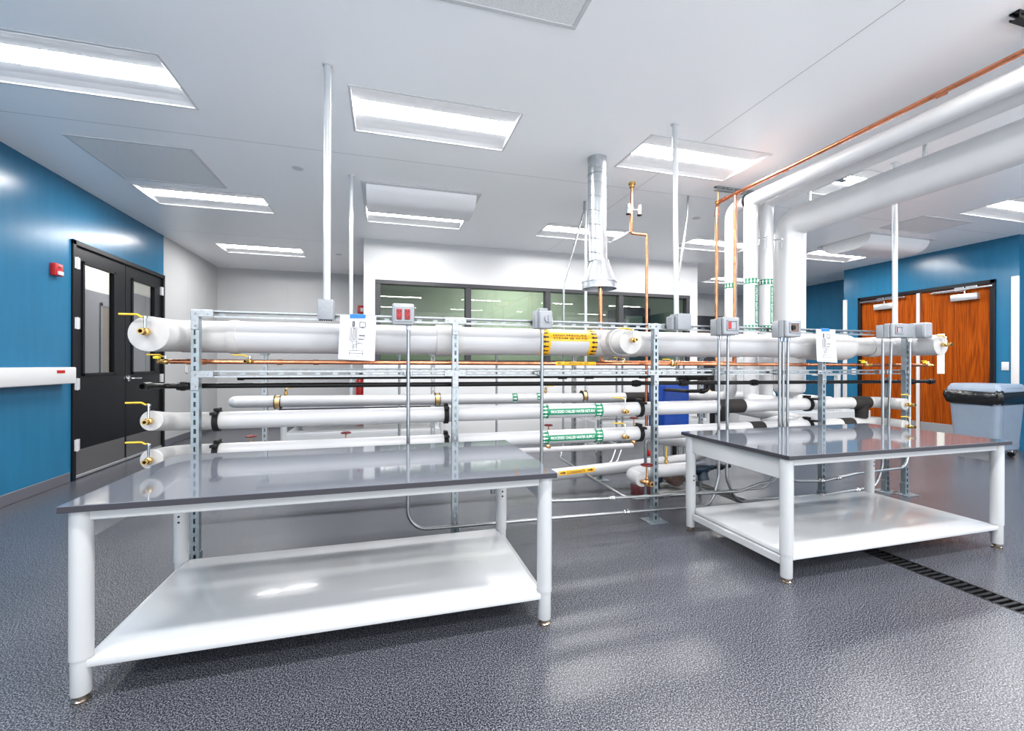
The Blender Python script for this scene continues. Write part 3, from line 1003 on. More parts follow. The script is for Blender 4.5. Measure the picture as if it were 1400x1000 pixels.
ball_valve(sp, (4.80, 2.796, SZ + 0.02), (-1, 0, 0), 1.0, stem=0.045)
mk = pipe_x(SY, SZ)
lab = band(sp, mk, SR + 0.0012, 1.165, 1.475, 0.06, 0.78, 'amber', 'label')
for x0, x1 in ((1.085, 1.165), (1.475, 1.555)):
    band(lab, mk, SR + 0.0014, x0, x1, -1.25, 1.35, 'amber', 'arrow_band')
for xc in (1.125, 1.515):
    arrows_on(lab, mk, SR + 0.0026, xc, 0.05, [-1.05, -0.7, -0.35, 0.0, 0.35, 0.7, 1.05], 0.026, 'ink', -1)
words_on(lab, mk, SR + 0.0026, 'HIGH PRESSURE', 1.32, 0.052, 0.27, 0.017, 'ink')
words_on(lab, mk, SR + 0.0026, 'STEAM @ 60 PSI', 1.32, 0.026, 0.27, 0.019, 'ink')

# hidden second pipe on the rear rack
rp = thing('insulated_pipe', (1.7, 4.42, 1.38), 'white insulated pipe on the rear rack, mostly hidden behind the big pipe', 'pipe', 'white insulated pipes')
MB().tube([(-1.1, 4.42, 1.38), (4.7, 4.42, 1.38)], 0.078, 24).build('jacket', 'jacket', rp)
for x in (1.27, 1.58):
    MB().lathe((x, 4.42, 1.38), (1, 0, 0), [(0, 0.079), (0, 0.0815), (0.035, 0.0815), (0.035, 0.079)], 24).build('band', 'amber', rp)

# ------------------------------------------------------------------ chilled water pipes on the front rack
def chilled(z, word, label, flip, zl):
    r, y = 0.0535, 3.105
    t = thing('insulated_pipe', (1.7, y, z), label, 'pipe', 'white insulated pipes')
    MB().tube([(-1.222, 2.85, zl), (-1.222, y, z), (-0.9, y, z)], r * 1.0, 24, rad=0.11, nb=9).build('elbow', 'canvas', t)
    MB().tube([(-0.92, y, z), (2.66, y, z)], r, 24).build('jacket', 'jacket', t)
    MB().tube([(2.90, y, z), (3.72, y, z)], r, 24).build('jacket', 'jacket', t)
    MB().tube([(3.72, y, z), (4.16, y, z)], r * 0.97, 24).build('jacket', 'canvas', t)
    MB().tube([(4.28, y, z), (4.44, y, z), (4.44, 2.85, z)], r * 0.95, 24, rad=0.1, nb=8).build('elbow', 'canvas', t)
    MB().lathe((-1.222, 2.851, zl), (0, -1, 0), [(0, r + 0.001), (0.003, r - 0.003), (0.005, 0)], 24).build('end_cap', 'canvas', t)
    MB().lathe((4.44, 2.851, z), (0, -1, 0), [(0, r * 0.96), (0.003, r - 0.006), (0.005, 0)], 24).build('end_cap', 'canvas', t)
    ball_valve(t, (-1.222, 2.847, zl), (-1, 0, 0), 0.95, stem=0.07)
    ball_valve(t, (4.44, 2.847, z), (-1, 0, 0), 0.95, stem=0.06)
    ball_valve(t, (1.752, y - r + 0.002, z - 0.008), (-1, 0, 0), 0.95, stem=0.075)
    for x in (-1.005, 0.385, 1.905, 3.60, 4.50):
        if x < 4.4:
            cl = MB().lathe((x, y, z), (1, 0, 0), [(0, r), (0, r + 0.012), (0.03, r + 0.012), (0.03, r)], 24)
            cl.rbox(x + 0.002, x + 0.028, y - 0.035, y + 0.035, z + r + 0.008, z + r + 0.024, 0.003, 1)
            cl.rbox(x + 0.002, x + 0.028, y - 0.10, y - 0.05, z + r - 0.012, z + r + 0.006, 0.003, 1)
            cl.build('cushion_clamp', 'black_rubber', t)
    m_ = pipe_x(y, z)
    lb = band(t, m_, r + 0.001, 1.145, 1.525, -0.42, 0.42, 'green', 'label')
    for x0, x1 in ((1.085, 1.147), (1.523, 1.585)):
        band(lb, m_, r + 0.0013, x0, x1, -1.25, 1.25, 'green', 'arrow_band')
    for xc in (1.116, 1.554):
        arrows_on(lb, m_, r + 0.0022, xc, 0.042, [-1.0, -0.5, 0.0, 0.5, 1.0], 0.02, 'white_ink', flip)
    words_on(lb, m_, r + 0.0022, word, 1.335, 0.0, 0.35, 0.021, 'white_ink')
    return t


zA, zB = 0.855, 0.662
pa = chilled(zA, 'PROCESSED CHILLED WATER RETURN', 'white pipe with green processed chilled water return label', 1, 0.893)
pb = chilled(zB, 'PROCESSED CHILLED WATER SUPPLY', 'white pipe with green processed chilled water supply label', -1, 0.682)
MB().tube([(2.65, 3.105, zA), (2.91, 3.105, zA)], 0.058, 24).build('foam_sleeve', 'foam', pa)
MB().tube([(2.70, 3.105, zA), (2.72, 3.09, zA - 0.12)], [0.075, 0.03], 14).build('foam_tee', 'foam', pa)
MB().tube([(4.14, 3.105, zA), (4.34, 3.105, zA)], 0.058, 24).build('foam_sleeve', 'foam', pa)
MB().tube([(4.27, 3.105, zA), (4.27, 3.105, zA - 0.14)], [0.056, 0.05], 20).build('foam_tee', 'foam', pa)
MB().tube([(2.65, 3.105, zB), (2.91, 3.105, zB)], 0.0525, 24).build('jacket', 'jacket', pb)
MB().tube([(2.98, 3.105, zB), (3.12, 3.105, zB)], 0.056, 24).build('foam_sleeve', 'foam', pb)
MB().tube([(4.0, 3.105, zB), (4.14, 3.105, zB)], 0.056, 24).build('foam_sleeve', 'foam', pb)
MB().tube([(4.12, 3.105, zB), (4.30, 3.105, zB)], 0.052, 24).build('jacket', 'canvas', pb)
MB().tube([(4.02, 3.2, zB - 0.02), (4.0, 3.2, 0.30)], [0.05, 0.06], 16).build('foam_drip_leg', 'foam', pb)

# rear chilled pipe with metal clamps
rc = thing('insulated_pipe', (0.6, 4.42, 0.86), 'slimmer white pipe on the rear rack held by gold metal clamps', 'pipe', 'white insulated pipes')
MB().tube([(-1.27, 4.42, 0.868), (2.56, 4.42, 0.84)], 0.052, 24).build('jacket', 'jacket', rc)
MB().lathe((-1.268, 4.42, 0.868), (-1, 0, 0), [(0, 0.052), (0.03, 0.046), (0.05, 0.03), (0.056, 0)], 24).build('end_cap', 'jacket', rc)
MB().tube([(2.55, 4.42, 0.84), (2.85, 4.42, 0.838)], 0.056, 20).build('foam_sleeve', 'foam', rc)
MB().tube([(2.85, 4.42, 0.838), (4.6, 4.42, 0.83)], 0.052, 24).build('jacket', 'jacket', rc)
for x in (-0.96, 0.46, 2.03, 3.62):
    MB().lathe((x, 4.42, 0.86), (1, 0, 0), [(0, 0.0), (0, 0.064), (0.006, 0.064), (0.006, 0.058)], 20).lathe((x + 0.046, 4.42, 0.86), (1, 0, 0), [(0, 0.058), (0, 0.064), (0.006, 0.064), (0.006, 0.0)], 20).build('clamp_rim', 'black_rubber', rc)
    MB().lathe((x + 0.004, 4.42, 0.86), (1, 0, 0), [(0, 0.060), (0.044, 0.060)], 20).build('clamp_band', 'gold_clamp', rc)
mk = pipe_x(4.42, 0.853)
for x0 in (1.245, 1.51):
    bn = band(rc, mk, 0.0532, x0, x0 + 0.055, -1.3, 1.3, 'green', 'arrow_band')
    arrows_on(bn, mk, 0.0545, x0 + 0.028, 0.04, [-0.7, 0.0, 0.7], 0.022, 'white_ink', 1)
ball_valve(rc, (-0.87, 4.42, 0.91), (1, 0, 0), 0.8, axis=(0, 0, 1), stem=0.03)
ball_valve(rc, (1.62, 4.42, 0.895), (1, 0, 0), 0.8, axis=(0, 0, 1), stem=0.03)

# low pipe with red handwheels
lp = thing('insulated_pipe', (0.5, 3.8, 0.43), 'thin low white pipe behind the supply pipe with small red handwheel valves', 'pipe', 'white insulated pipes')
MB().tube([(-1.15, 3.8, 0.435), (2.28, 3.8, 0.425)], 0.026, 18).build('jacket', 'jacket', lp)
for x in (-0.99, -0.31, 1.42, 2.295):
    gate_valve(lp, (x, 3.8, 0.455), stem=0.20 if x < 2 else 0.24, r=0.035)
for x in (2.15, -1.07):
    MB().tube([(x, 3.8, 0.43), (x, 4.2, 0.43)], 0.012, 10).build('support_arm', 'galvanised', lp)

# condensate pipe
cp = thing('insulated_pipe', (2.0, 3.8, 0.2), 'low white pipe near the floor with a yellow condensate label', 'pipe', 'white insulated pipes')
C0, C1 = Vector((0.9, 3.8, 0.170)), Vector((2.96, 3.8, 0.262))
MB().tube([C0, C1], 0.055, 24).build('jacket', 'jacket', cp)
MB().tube([C0, C0 - Vector((0.0, 0, 0.1))], 0.02, 12).build('foot_post', 'galvanised', cp)


def mkc(r):
    return lambda x, s: (x, 3.8 - r * math.cos(s / r), 0.170 + (x - 0.9) * 0.0447 + r * math.sin(s / r))


lb = band(cp, mkc, 0.0562, 1.50, 1.86, 0.05, 0.75, 'amber', 'label')
words_on(lb, mkc, 0.0572, 'CONDENSATE', 1.67, 0.022, 0.18, 0.022, 'ink')
arrows_on(lb, mkc, 0.0572, 1.545, 0.055, [0.4], 0.024, 'ink', 1)
arrows_on(lb, mkc, 0.0572, 1.815, 0.055, [0.4], 0.024, 'ink', 1)
MB().tube([(2.94, 3.8, 0.26), (3.0, 3.7, 0.33), (3.06, 3.6, 0.42)], 0.05, 20, rad=0.08).build('riser', 'jacket', cp)

# short drain pipe with the bronze gate valve
dp = thing('insulated_pipe', (2.1, 3.12, 0.35), 'short low white pipe at the middle post with bronze red wheeled valve', 'pipe', 'white insulated pipes')
MB().tube([(1.842, 2.93, 0.342), (1.842, 3.12, 0.345), (2.36, 3.12, 0.352)], 0.052, 24, rad=0.085, nb=8).build('jacket', 'jacket', dp)
gate_valve(dp, (1.842, 2.87, 0.335), stem=0.135, wheel='dark_red', r=0.04, outlet=(0.25, -1, 0))
ball_valve(dp, (2.18, 3.12, 0.395), (0.2, 0.2, 1), 0.8, axis=(0, 0, 1), stem=0.01)
MB().rbox(1.98, 2.0, 3.01, 3.16, 0.30, 0.32, 0.002, 1).build('support_arm', 'galvanised', dp)

# ------------------------------------------------------------------ copper on the rack
cr = thing('copper_pipe', (1.9, 3.1, 1.21), 'long thin copper pipe running along the rack below the big pipe', 'pipe', 'copper pipes')
MB().tube([(-1.235, 3.1, 1.215), (5.12, 3.1, 1.203)], 0.0142, 14).build('tube', 'copper', cr)
for x in (-1.15, -1.08, -0.66, -0.45, 3.53, 3.60, 4.15, 4.9):
    MB().lathe((x, 3.1, 1.2145 - (x + 1.2) * 0.0019), (1, 0, 0), [(0, 0.0145), (0, 0.0175), (0.03, 0.0175), (0.03, 0.0145)], 14).build('coupling', 'copper', cr)
ball_valve(cr, (-1.235, 3.1, 1.215), (-1, 0, 0), 0.85, axis=(-0.75, -0.65, 0), stem=0.012, tagged=True)
ball_valve(cr, (-0.80, 3.1, 1.217), (-1, 0, 0), 0.85, axis=(-0.4, -1, 0), stem=0.012)
ball_valve(cr, (2.20, 3.1, 1.205), (-1, 0, 0), 0.85, axis=(0.2, -1, 0), stem=0.014)
ball_valve(cr, (4.28, 3.1, 1.205), (-1, 0, 0), 0.85, axis=(0.5, -1, 0), stem=0.014, tagged=True)
ball_valve(cr, (5.10, 3.1, 1.205), (-1, 0, 0), 0.85, axis=(1, -0.4, 0), stem=0.014, tagged=True)
mk = pipe_x(3.1, 1.210)
lb = band(cr, mk, 0.0148, 1.21, 1.54, -1.2, 1.5, 'amber', 'label', 8)
words_on(lb, mk, 0.0155, 'COMPRESSED AIR', 1.38, 0.004, 0.20, 0.014, 'ink')
arrows_on(lb, mk, 0.0155, 1.24, 0.035, [0.2], 0.014, 'ink', -1)

ch = thing('copper_pipe', (2.5, 3.55, 1.22), 'copper pipe dropping out of the metal hood and turning right along the rack', 'pipe', 'copper pipes')
MB().tube([(1.80, 3.53, 1.97), (1.79, 3.5, 1.222), (3.3, 3.615, 1.222)], 0.0165, 14, rad=0.035).build('tube', 'copper', ch)
MB().lathe((2.28, 3.538, 1.222), (1, 0.075, 0), [(0, 0.0165), (0, 0.021), (0.05, 0.021), (0.05, 0.0165)], 14).build('coupling', 'copper', ch)
ball_valve(ch, (2.00, 3.505, 1.222), (-1, 0, 0), 0.9, axis=(0.2, -1, 0), stem=0.012)

cg = thing('copper_pipe', (2.4, 4.01, H), 'copper pipe hanging from the ceiling with grey gauges and a sideways jog', 'pipe', 'copper pipes')
MB().tube([(2.395, 4.01, H - 0.03), (2.385, 4.01, 2.535), (2.567, 4.01, 2.535), (2.567, 4.01, 0.30)], 0.0145, 14, rad=0.022).build('tube', 'copper', cg)
MB().lathe((2.395, 4.01, H), (0, 0, -1), [(0, 0.035), (0.02, 0.035), (0.02, 0.026), (0.05, 0.026), (0.05, 0.015)], 16).build('ceiling_union', 'brass', cg)
MB().lathe((2.39, 4.01, 2.80), (0, 0, -1), [(0, 0.0145), (0, 0.022), (0.04, 0.022), (0.04, 0.0145)], 14).build('cross_fitting', 'copper', cg)
for dx in (-0.042, 0.085):
    g = MB().tube([(2.39, 4.01, 2.78), (2.39 + dx, 4.0, 2.78)], 0.008, 8).cyl((2.39 + dx, 4.0, 2.73), (2.39 + dx, 4.0, 2.82), 0.023, seg=16).build('gauge', 'chrome', cg)
    MB().lathe((2.39 + dx, 4.0, 2.73), (0, 0, -1), [(0, 0.0235), (0.01, 0.0235), (0.01, 0)], 16).build('gauge_base', 'black_rubber', g)
vv = MB().cyl((2.567, 4.01, 0.26), (2.567, 4.01, 0.34), 0.02, seg=12).build('valve', 'brass', cg)
MB().rbox(2.57, 2.64, 3.97, 3.99, 0.27, 0.33, 0.006, 2).build('valve_handle', 'red', vv)
MB().tube([(2.567, 4.01, 0.27), (2.50, 4.0, 0.16), (2.5, 4.0, 0.0)], 0.012, 10, rad=0.04).build('tail_pipe', 'chrome', cg)

# ------------------------------------------------------------------ black gas pipes
bl = thing('black_pipe', (1.9, 3.1, 1.06), 'long lower black steel pipe along the rack, open elbow at left', 'pipe', 'black steel pipes')
MB().tube([(-1.27, 2.9, 1.078), (-1.27, 3.1, 1.070), (5.22, 3.1, 1.044)], 0.0165, 14, rad=0.04).build('tube', 'black_pipe', bl)
MB().lathe((-1.27, 2.86, 1.078), (0, 1, 0), [(0.03, 0.015), (0, 0.015), (0, 0.023), (0.075, 0.023), (0.08, 0.017)], 14).build('coupling', 'black_pipe', bl)
for x in (-1.2, 1.86, 2.29, 3.0, 4.88, 5.14):
    MB().lathe((x, 3.1, 1.067 - (x + 1.2) * 0.0037), (1, 0, 0), [(0, 0.017), (0, 0.024), (0.018, 0.025), (0.02, 0.028), (0.04, 0.028), (0.042, 0.025), (0.065, 0.024), (0.065, 0.017)], 10).build('union', 'black_pipe', bl)
bu = thing('black_pipe', (0.7, 3.26, 1.113), 'short upper black steel pipe just behind the middle strut rail', 'pipe', 'black steel pipes')
MB().tube([(-0.895, 3.26, 1.113), (2.75, 3.26, 1.105)], 0.0135, 14).build('tube', 'black_pipe', bu)
MB().lathe((-0.925, 3.26, 1.113), (1, 0, 0), [(0, 0.0), (0, 0.019), (0.035, 0.019), (0.035, 0.0135)], 14).build('cap', 'black_pipe', bu)
for x in (1.30, 1.53, 2.02, 2.46):
    MB().lathe((x, 3.26, 1.108), (1, 0, 0), [(0, 0.0135), (0, 0.021), (0.07, 0.021), (0.07, 0.0135)], 10).build('union', 'black_pipe', bu)
fx = thing('black_pipe', (2.6, 3.4, 1.05), 'black looped elbow fittings feeding the blue tank', 'pipe', 'black steel pipes')
MB().tube([(2.42, 3.3, 1.085), (2.73, 3.3, 1.085), (2.73, 3.3, 0.972), (2.54, 3.32, 0.972), (2.62, 3.77, 0.96)], 0.016, 12, rad=0.035).build('tube', 'black_pipe', fx)
for p, ax in (((2.5, 3.3, 1.085), (1, 0, 0)), ((2.64, 3.3, 1.085), (1, 0, 0)), ((2.73, 3.3, 1.055), (0, 0, -1)), ((2.69, 3.305, 0.972), (-1, 0.1, 0))):
    MB().lathe(p, ax, [(0, 0.016), (0, 0.024), (0.035, 0.024), (0.035, 0.016)], 10).build('union', 'black_pipe', fx)

# ------------------------------------------------------------------ electrical boxes, conduits
CR = 0.0115
YC = 2.945


def conduit(par, pts, r=CR, rad=0.11, m='conduit'):
    return MB().tube(pts, r, 12, rad=rad, nb=8).build('conduit', m, par)


def strap(par, x, z, y=YC, horizontal=False):
    if horizontal:
        MB().lathe((x - 0.02, y, z), (1, 0, 0), [(0, CR), (0, CR + 0.005), (0.006, CR + 0.007), (0.012, CR + 0.004), (0.028, CR + 0.004), (0.034, CR + 0.007), (0.04, CR + 0.005), (0.04, CR)], 12).build('coupling', 'chrome', par)
    else:
        MB().lathe((x, y, z - 0.014), (0, 0, 1), [(0, CR), (0, CR + 0.004), (0.028, CR + 0.004), (0.028, CR)], 12).rbox(x - 0.026, x + 0.026, y + 0.004, y + 0.012, z - 0.014, z + 0.014, 0.002, 1).build('strap', 'galvanised', par)


def connector(par, x, z, y=YC):
    MB().lathe((x, y, z), (0, 0, -1), [(0, 0.019), (0.008, 0.019), (0.01, 0.015), (0.03, 0.015), (0.032, CR)], 10).build('connector', 'chrome', par)


# 1 junction box under the left white pole
t = thing('conduit_drop', (-0.352, 2.94, 1.47), 'tall white conduit pole from ceiling to grey box on the left rail', 'conduit', 'conduit poles')
MB().rbox(-0.397, -0.308, 2.875, 2.965, 1.47, 1.592, 0.004, 2).build('junction_box', 'box_grey', t)
for k in range(6):
    MB().cyl((-0.385 + k * 0.013, 2.89, 1.470), (-0.385 + k * 0.013, 2.89, 1.463), 0.004, seg=8).build('knockout', 'dark_hole', t)
MB().tube([(-0.352, 2.94, 1.59), (-0.352, 2.955, H)], 0.0205, 18).build('pole', 'white_pole', t)
MB().lathe((-0.352, 2.955, H), (0, 0, -1), [(0, 0.032), (0.006, 0.03), (0.008, 0.021)], 18).build('escutcheon', 'trim_white', t)
# 2 pole on rear rack
t = thing('conduit_drop', (-0.332, 4.62, 1.1), 'thinner white conduit pole behind the paper drawing, left of the windows', 'conduit', 'conduit poles')
MB().tube([(-0.332, 4.62, 0.9), (-0.332, 4.62, H)], 0.018, 16).build('pole', 'white_pole', t)
MB().lathe((-0.332, 4.62, H), (0, 0, -1), [(0, 0.03), (0.006, 0.028), (0.008, 0.018)], 16).build('escutcheon', 'trim_white', t)
MB().rbox(-0.36, -0.30, 4.565, 4.61, 1.13, 1.155, 0.002, 1).build('strap', 'galvanised', t)
# 3 pole with box at the middle
t = thing('conduit_drop', (2.14, 2.93, 1.47), 'white conduit pole from ceiling to plain grey box right of middle post', 'conduit', 'conduit poles')
MB().rbox(2.10, 2.215, 2.86, 2.965, 1.468, 1.588, 0.004, 2).build('junction_box', 'box_grey', t)
MB().rbox(2.075, 2.10, 2.90, 2.975, 1.47, 1.57, 0.004, 1).build('side_box', 'box_grey', t)
MB().tube([(2.135, 2.93, 1.587), (2.128, 2.947, H)], 0.0185, 18).build('pole', 'white_pole', t)
MB().lathe((2.128, 2.947, H), (0, 0, -1), [(0, 0.03), (0.006, 0.028), (0.008, 0.019)], 18).build('escutcheon', 'trim_white', t)
# 4 right pole
t = thing('conduit_drop', (4.47, 2.95, 1.57), 'white conduit pole in front of the wooden doors at the right end', 'conduit', 'conduit poles')
MB().tube([(4.462, 2.95, 1.56), (4.455, 2.95, H)], 0.0205, 18).build('pole', 'white_pole', t)
MB().lathe((4.455, 2.95, H), (0, 0, -1), [(0, 0.032), (0.006, 0.03), (0.008, 0.021)], 18).build('escutcheon', 'trim_white', t)
# rear straight pole and bent conduits
t = thing('conduit_drop', (2.17, 4.61, 0.9), 'white conduit pole behind the round metal duct', 'conduit', 'conduit poles')
MB().tube([(2.17, 4.61, 0.25), (2.172, 4.62, H)], 0.015, 14).build('pole', 'white_pole', t)
t = thing('conduit_drop', (1.9, 4.6, 0.2), 'conduit bending sideways beside the round metal duct', 'conduit', 'bent conduits')
conduit(t, [(2.15, 4.61, H), (2.14, 4.6, 2.93), (1.898, 4.6, 2.1), (1.893, 4.6, 0.28), (1.80, 4.45, 0.20), (1.765, 3.9, 0.20), (1.79, 3.035, 0.17), (3.10, 3.035, 0.165), (3.177, YC, 0.42), (3.177, YC, 1.44)], 0.0115, 0.10)
strap(t, 2.12, 0.168, 3.035, True)
strap(t, 3.177, 1.142)
t = thing('conduit_drop', (3.03, 4.15, 0.4), 'thin conduit bending sideways behind the middle white pole', 'conduit', 'bent conduits')
conduit(t, [(3.172, 4.152, H), (3.16, 4.15, 2.85), (3.03, 4.15, 2.03), (3.03, 4.15, 0.35)], 0.0115, 0.1)

# box 2 : red twin outlets
t = thing('outlet_box', (0.10, 2.93, 1.45), 'grey outlet box with two red receptacles left of the second post', 'outlet', 'electrical boxes on the rack')
MB().rbox(0.042, 0.166, 2.90, 2.965, 1.455, 1.58, 0.006, 2).build('box', 'box_grey', t)
cv = MB().rbox(0.035, 0.172, 2.882, 2.902, 1.449, 1.586, 0.012, 3).build('cover', 'cover_grey', t)
MB().rbox(0.049, 0.158, 2.876, 2.884, 1.468, 1.568, 0.003, 1).build('bezel', 'box_grey', cv)
for x in (0.078, 0.128):
    rc_ = MB().rbox(x - 0.0165, x + 0.0165, 2.868, 2.878, 1.484, 1.55, 0.003, 1).build('receptacle', 'red_outlet', t)
    sl = MB()
    for z in (1.50, 1.534):
        sl.box(x - 0.008, x - 0.005, 2.8672, 2.869, z - 0.006, z + 0.006).box(x + 0.005, x + 0.008, 2.8672, 2.869, z - 0.006, z + 0.006)
        sl.cyl((x, 2.869, z - 0.012), (x, 2.8672, z - 0.012), 0.003, seg=8)
    sl.build('slots', 'dark_hole', rc_)
connector(t, 0.137, 1.452, YC - 0.012)
conduit(t, [(0.137, YC - 0.012, 1.45), (0.137, YC, 0.128), (1.0, YC, 0.118), (2.47, YC, 0.095), (2.536, YC, 0.32), (2.536, YC, 1.44)], CR, 0.13)
strap(t, 0.137, 1.142)
for x in (1.72,):
    strap(t, x, 0.107, YC, True)

# box 3 : switch
t = thing('disconnect_switch', (1.04, 2.92, 1.44), 'grey disconnect switch with round knob left of the yellow label', 'switch', 'electrical boxes on the rack')
MB().rbox(0.985, 1.095, 2.90, 2.965, 1.45, 1.575, 0.006, 2).build('box', 'box_grey', t)
cv = MB().rbox(1.005, 1.10, 2.862, 2.902, 1.447, 1.573, 0.012, 3).build('cover', 'cover_grey', t)
MB().cyl((1.066, 2.862, 1.515), (1.066, 2.845, 1.515), 0.026, seg=20).rbox(1.060, 1.072, 2.835, 2.848, 1.49, 1.54, 0.002, 1).build('knob', 'plastic_grey', cv)
MB().rbox(1.01, 1.07, 2.88, 2.94, 1.572, 1.59, 0.004, 1).build('hub', 'cover_grey', t)
MB().rbox(1.095, 1.115, 2.895, 2.95, 1.48, 1.53, 0.004, 1).build('latch', 'alu', t)
connector(t, 1.048, 1.449, YC - 0.012)
conduit(t, [(1.048, YC - 0.012, 1.45), (1.048, YC, 0.243), (1.3, YC - 0.026, 0.238), (2.70, YC - 0.026, 0.195), (2.92, YC - 0.026, 0.243), (3.08, YC - 0.02, 0.25), (3.139, YC, 0.42), (3.139, YC, 1.44)], CR, 0.09)
strap(t, 1.048, 1.142)
strap(t, 1.585, 0.229, YC - 0.026, True)


def meter_box(x0, x1, z0, z1, label, inner, name='outlet_box'):
    t = thing(name, ((x0 + x1) / 2, 2.92, z0), label, 'outlet', 'electrical boxes on the rack')
    MB().rbox(x0 - 0.006, x0 + 0.118, 2.905, 2.968, z0 - 0.002, z1 - 0.01, 0.006, 2).build('box', 'box_grey', t)
    MB().rbox(x0 + 0.0, x1 - 0.012, 2.862, 2.9045, z0 - 0.002, z1 - 0.002, 0.004, 1).build('extension', 'box_grey', t)
    cv = MB().rbox(x0 + 0.008, x1, 2.835, 2.862, z0, z1, 0.010, 3).build('cover', 'cover_grey', t)
    a, b, c, d = x0 + 0.036, x1 - 0.026, z0 + 0.032, z1 - 0.026
    fr = MB()
    for q in ((a, b, c, c + 0.008), (a, b, d - 0.008, d), (a, a + 0.008, c, d), (b - 0.008, b, c, d)):
        fr.rbox(q[0], q[1], 2.826, 2.836, q[2], q[3], 0.002, 1)
    fr.build('window_frame', 'plastic_grey', cv)
    if inner == 'red':
        MB().rbox(a + 0.012, a + 0.036, 2.829, 2.835, c + 0.012, d - 0.012, 0.002, 1).build('receptacle', 'red', cv)
        MB().rbox(a + 0.040, b - 0.011, 2.830, 2.835, c + 0.012, d - 0.012, 0.002, 1).build('blank', 'plastic_grey', cv)
    elif inner == 'pale':
        MB().rbox(a + 0.010, a + 0.026, 2.829, 2.835, c + 0.010, d - 0.010, 0.002, 1).build('label_strip', 'red_outlet', cv)
        MB().rbox(a + 0.032, b - 0.011, 2.830, 2.835, c + 0.012, d - 0.012, 0.002, 1).build('blank', 'alu', cv)
    else:
        MB().rbox(a + 0.008, b - 0.008, 2.831, 2.835, c + 0.008, d - 0.008, 0.002, 1).build('blank', 'brown_metal', cv)
        MB().cyl((a + 0.03, 2.831, (c + d) / 2), (a + 0.03, 2.818, (c + d) / 2), 0.019, seg=20).build('twist_socket', 'black_rubber', cv)
    return t


t = meter_box(2.478, 2.634, 1.435, 1.572, 'grey weatherproof box with a red receptacle behind its clear window', 'red')
for x in (2.536, 2.613):
    connector(t, x, 1.436, YC - 0.012)
    strap(t, x, 1.142)
conduit(t, [(2.613, YC - 0.012, 1.44), (2.613, YC, 0.30), (2.70, YC, 0.10), (3.65, YC, 0.088), (4.22, YC, 0.11), (4.303, YC, 0.30), (4.303, YC, 1.45)], CR, 0.13)
strap(t, 3.60, 0.088, YC, True)
strap(t, 4.0, 0.10, YC, True)
t = meter_box(3.085, 3.245, 1.43, 1.572, 'grey weatherproof box with a round twist socket, left of right paper', 'socket')
for x in (3.139, 3.177, 3.215):
    connector(t, x, 1.431, YC - 0.012)
    strap(t, x, 1.142)
conduit(t, [(3.215, YC - 0.012, 1.44), (3.215, YC, 0.235), (3.6, YC - 0.02, 0.215), (3.95, YC - 0.026, 0.255), (4.55, YC - 0.026, 0.27), (4.624, YC - 0.01, 0.42), (4.624, YC - 0.012, 1.45)], CR, 0.12)
strap(t, 3.57, 0.218, YC - 0.02, True)
strap(t, 3.75, 0.231, YC - 0.023, True)
t = meter_box(4.255, 4.40, 1.447, 1.572, 'grey weatherproof box with pale window at the right end of the rail', 'pale')
MB().rbox(4.395, 4.535, 2.84, 2.95, 1.45, 1.572, 0.005, 2).build('splice_box', 'box_grey', t)
for x in (4.303, 4.393):
    connector(t, x, 1.448, YC - 0.012)
    strap(t, x, 1.142)
conduit(t, [(4.393, YC - 0.012, 1.45), (4.393, YC + 0.02, 0.42), (4.30, YC + 0.12, 0.33), (4.0, 3.25, 0.34)], CR, 0.10)
t = thing('disconnect_switch', (4.63, 2.90, 1.45), 'clear covered grey switch box, rightmost on the rack', 'switch', 'electrical boxes on the rack')
MB().rbox(4.545, 4.61, 2.87, 2.955, 1.45, 1.57, 0.005, 2).build('box', 'plastic_grey', t)
cv = MB().rbox(4.60, 4.70, 2.80, 2.93, 1.45, 1.585, 0.012, 3).build('cover', 'cover_grey', t)
MB().rbox(4.597, 4.602, 2.815, 2.915, 1.467, 1.568, 0.002, 1).rbox(4.615, 4.685, 2.7965, 2.802, 1.467, 1.568, 0.002, 1).build('clear_window', 'plastic_grey', cv)
MB().rbox(4.70, 4.74, 2.86, 2.95, 1.47, 1.56, 0.006, 2).build('side_housing', 'alu', t)
connector(t, 4.624, 1.45, YC - 0.012)
strap(t, 4.624, 1.142)

# slim conduits of the rear rack
for x, z1, lb in ((0.127, 1.27, 'slim rear conduit seen behind the red outlet box conduit'), (1.131, 1.27, 'slim rear conduit right of the second post'), (2.553, 1.32, 'slim rear conduit left of the middle post'), (2.628, 1.32, 'slim rear conduit touching the middle post from the left'), (3.385, 1.32, 'slim rear conduit behind the middle grey box, left one'), (3.457, 1.32, 'slim rear conduit behind the middle grey box, right one')):
    t = thing('rear_conduit', (x, 4.6, 0), lb, 'conduit', 'slim rear conduits')
    if 2.5 < x < 2.7:
        conduit(t, [(x, 4.6, z1), (x, 4.6, 0.25), (x - 0.12, 4.5, 0.10), (x - 0.5, 4.4, 0.06)], 0.0115, 0.13)
    else:
        conduit(t, [(x, 4.6, z1), (x, 4.6, 0.0)], 0.0115)
    MB().lathe((x, 4.6, z1), (0, 0, 1), [(0, 0.0115), (0, 0.018), (0.03, 0.018), (0.03, 0)], 10).build('fitting', 'galvanised', t)
    MB().rbox(x - 0.026, x + 0.026, 4.572, 4.59, 1.13, 1.155, 0.002, 1).build('strap', 'galvanised', t)
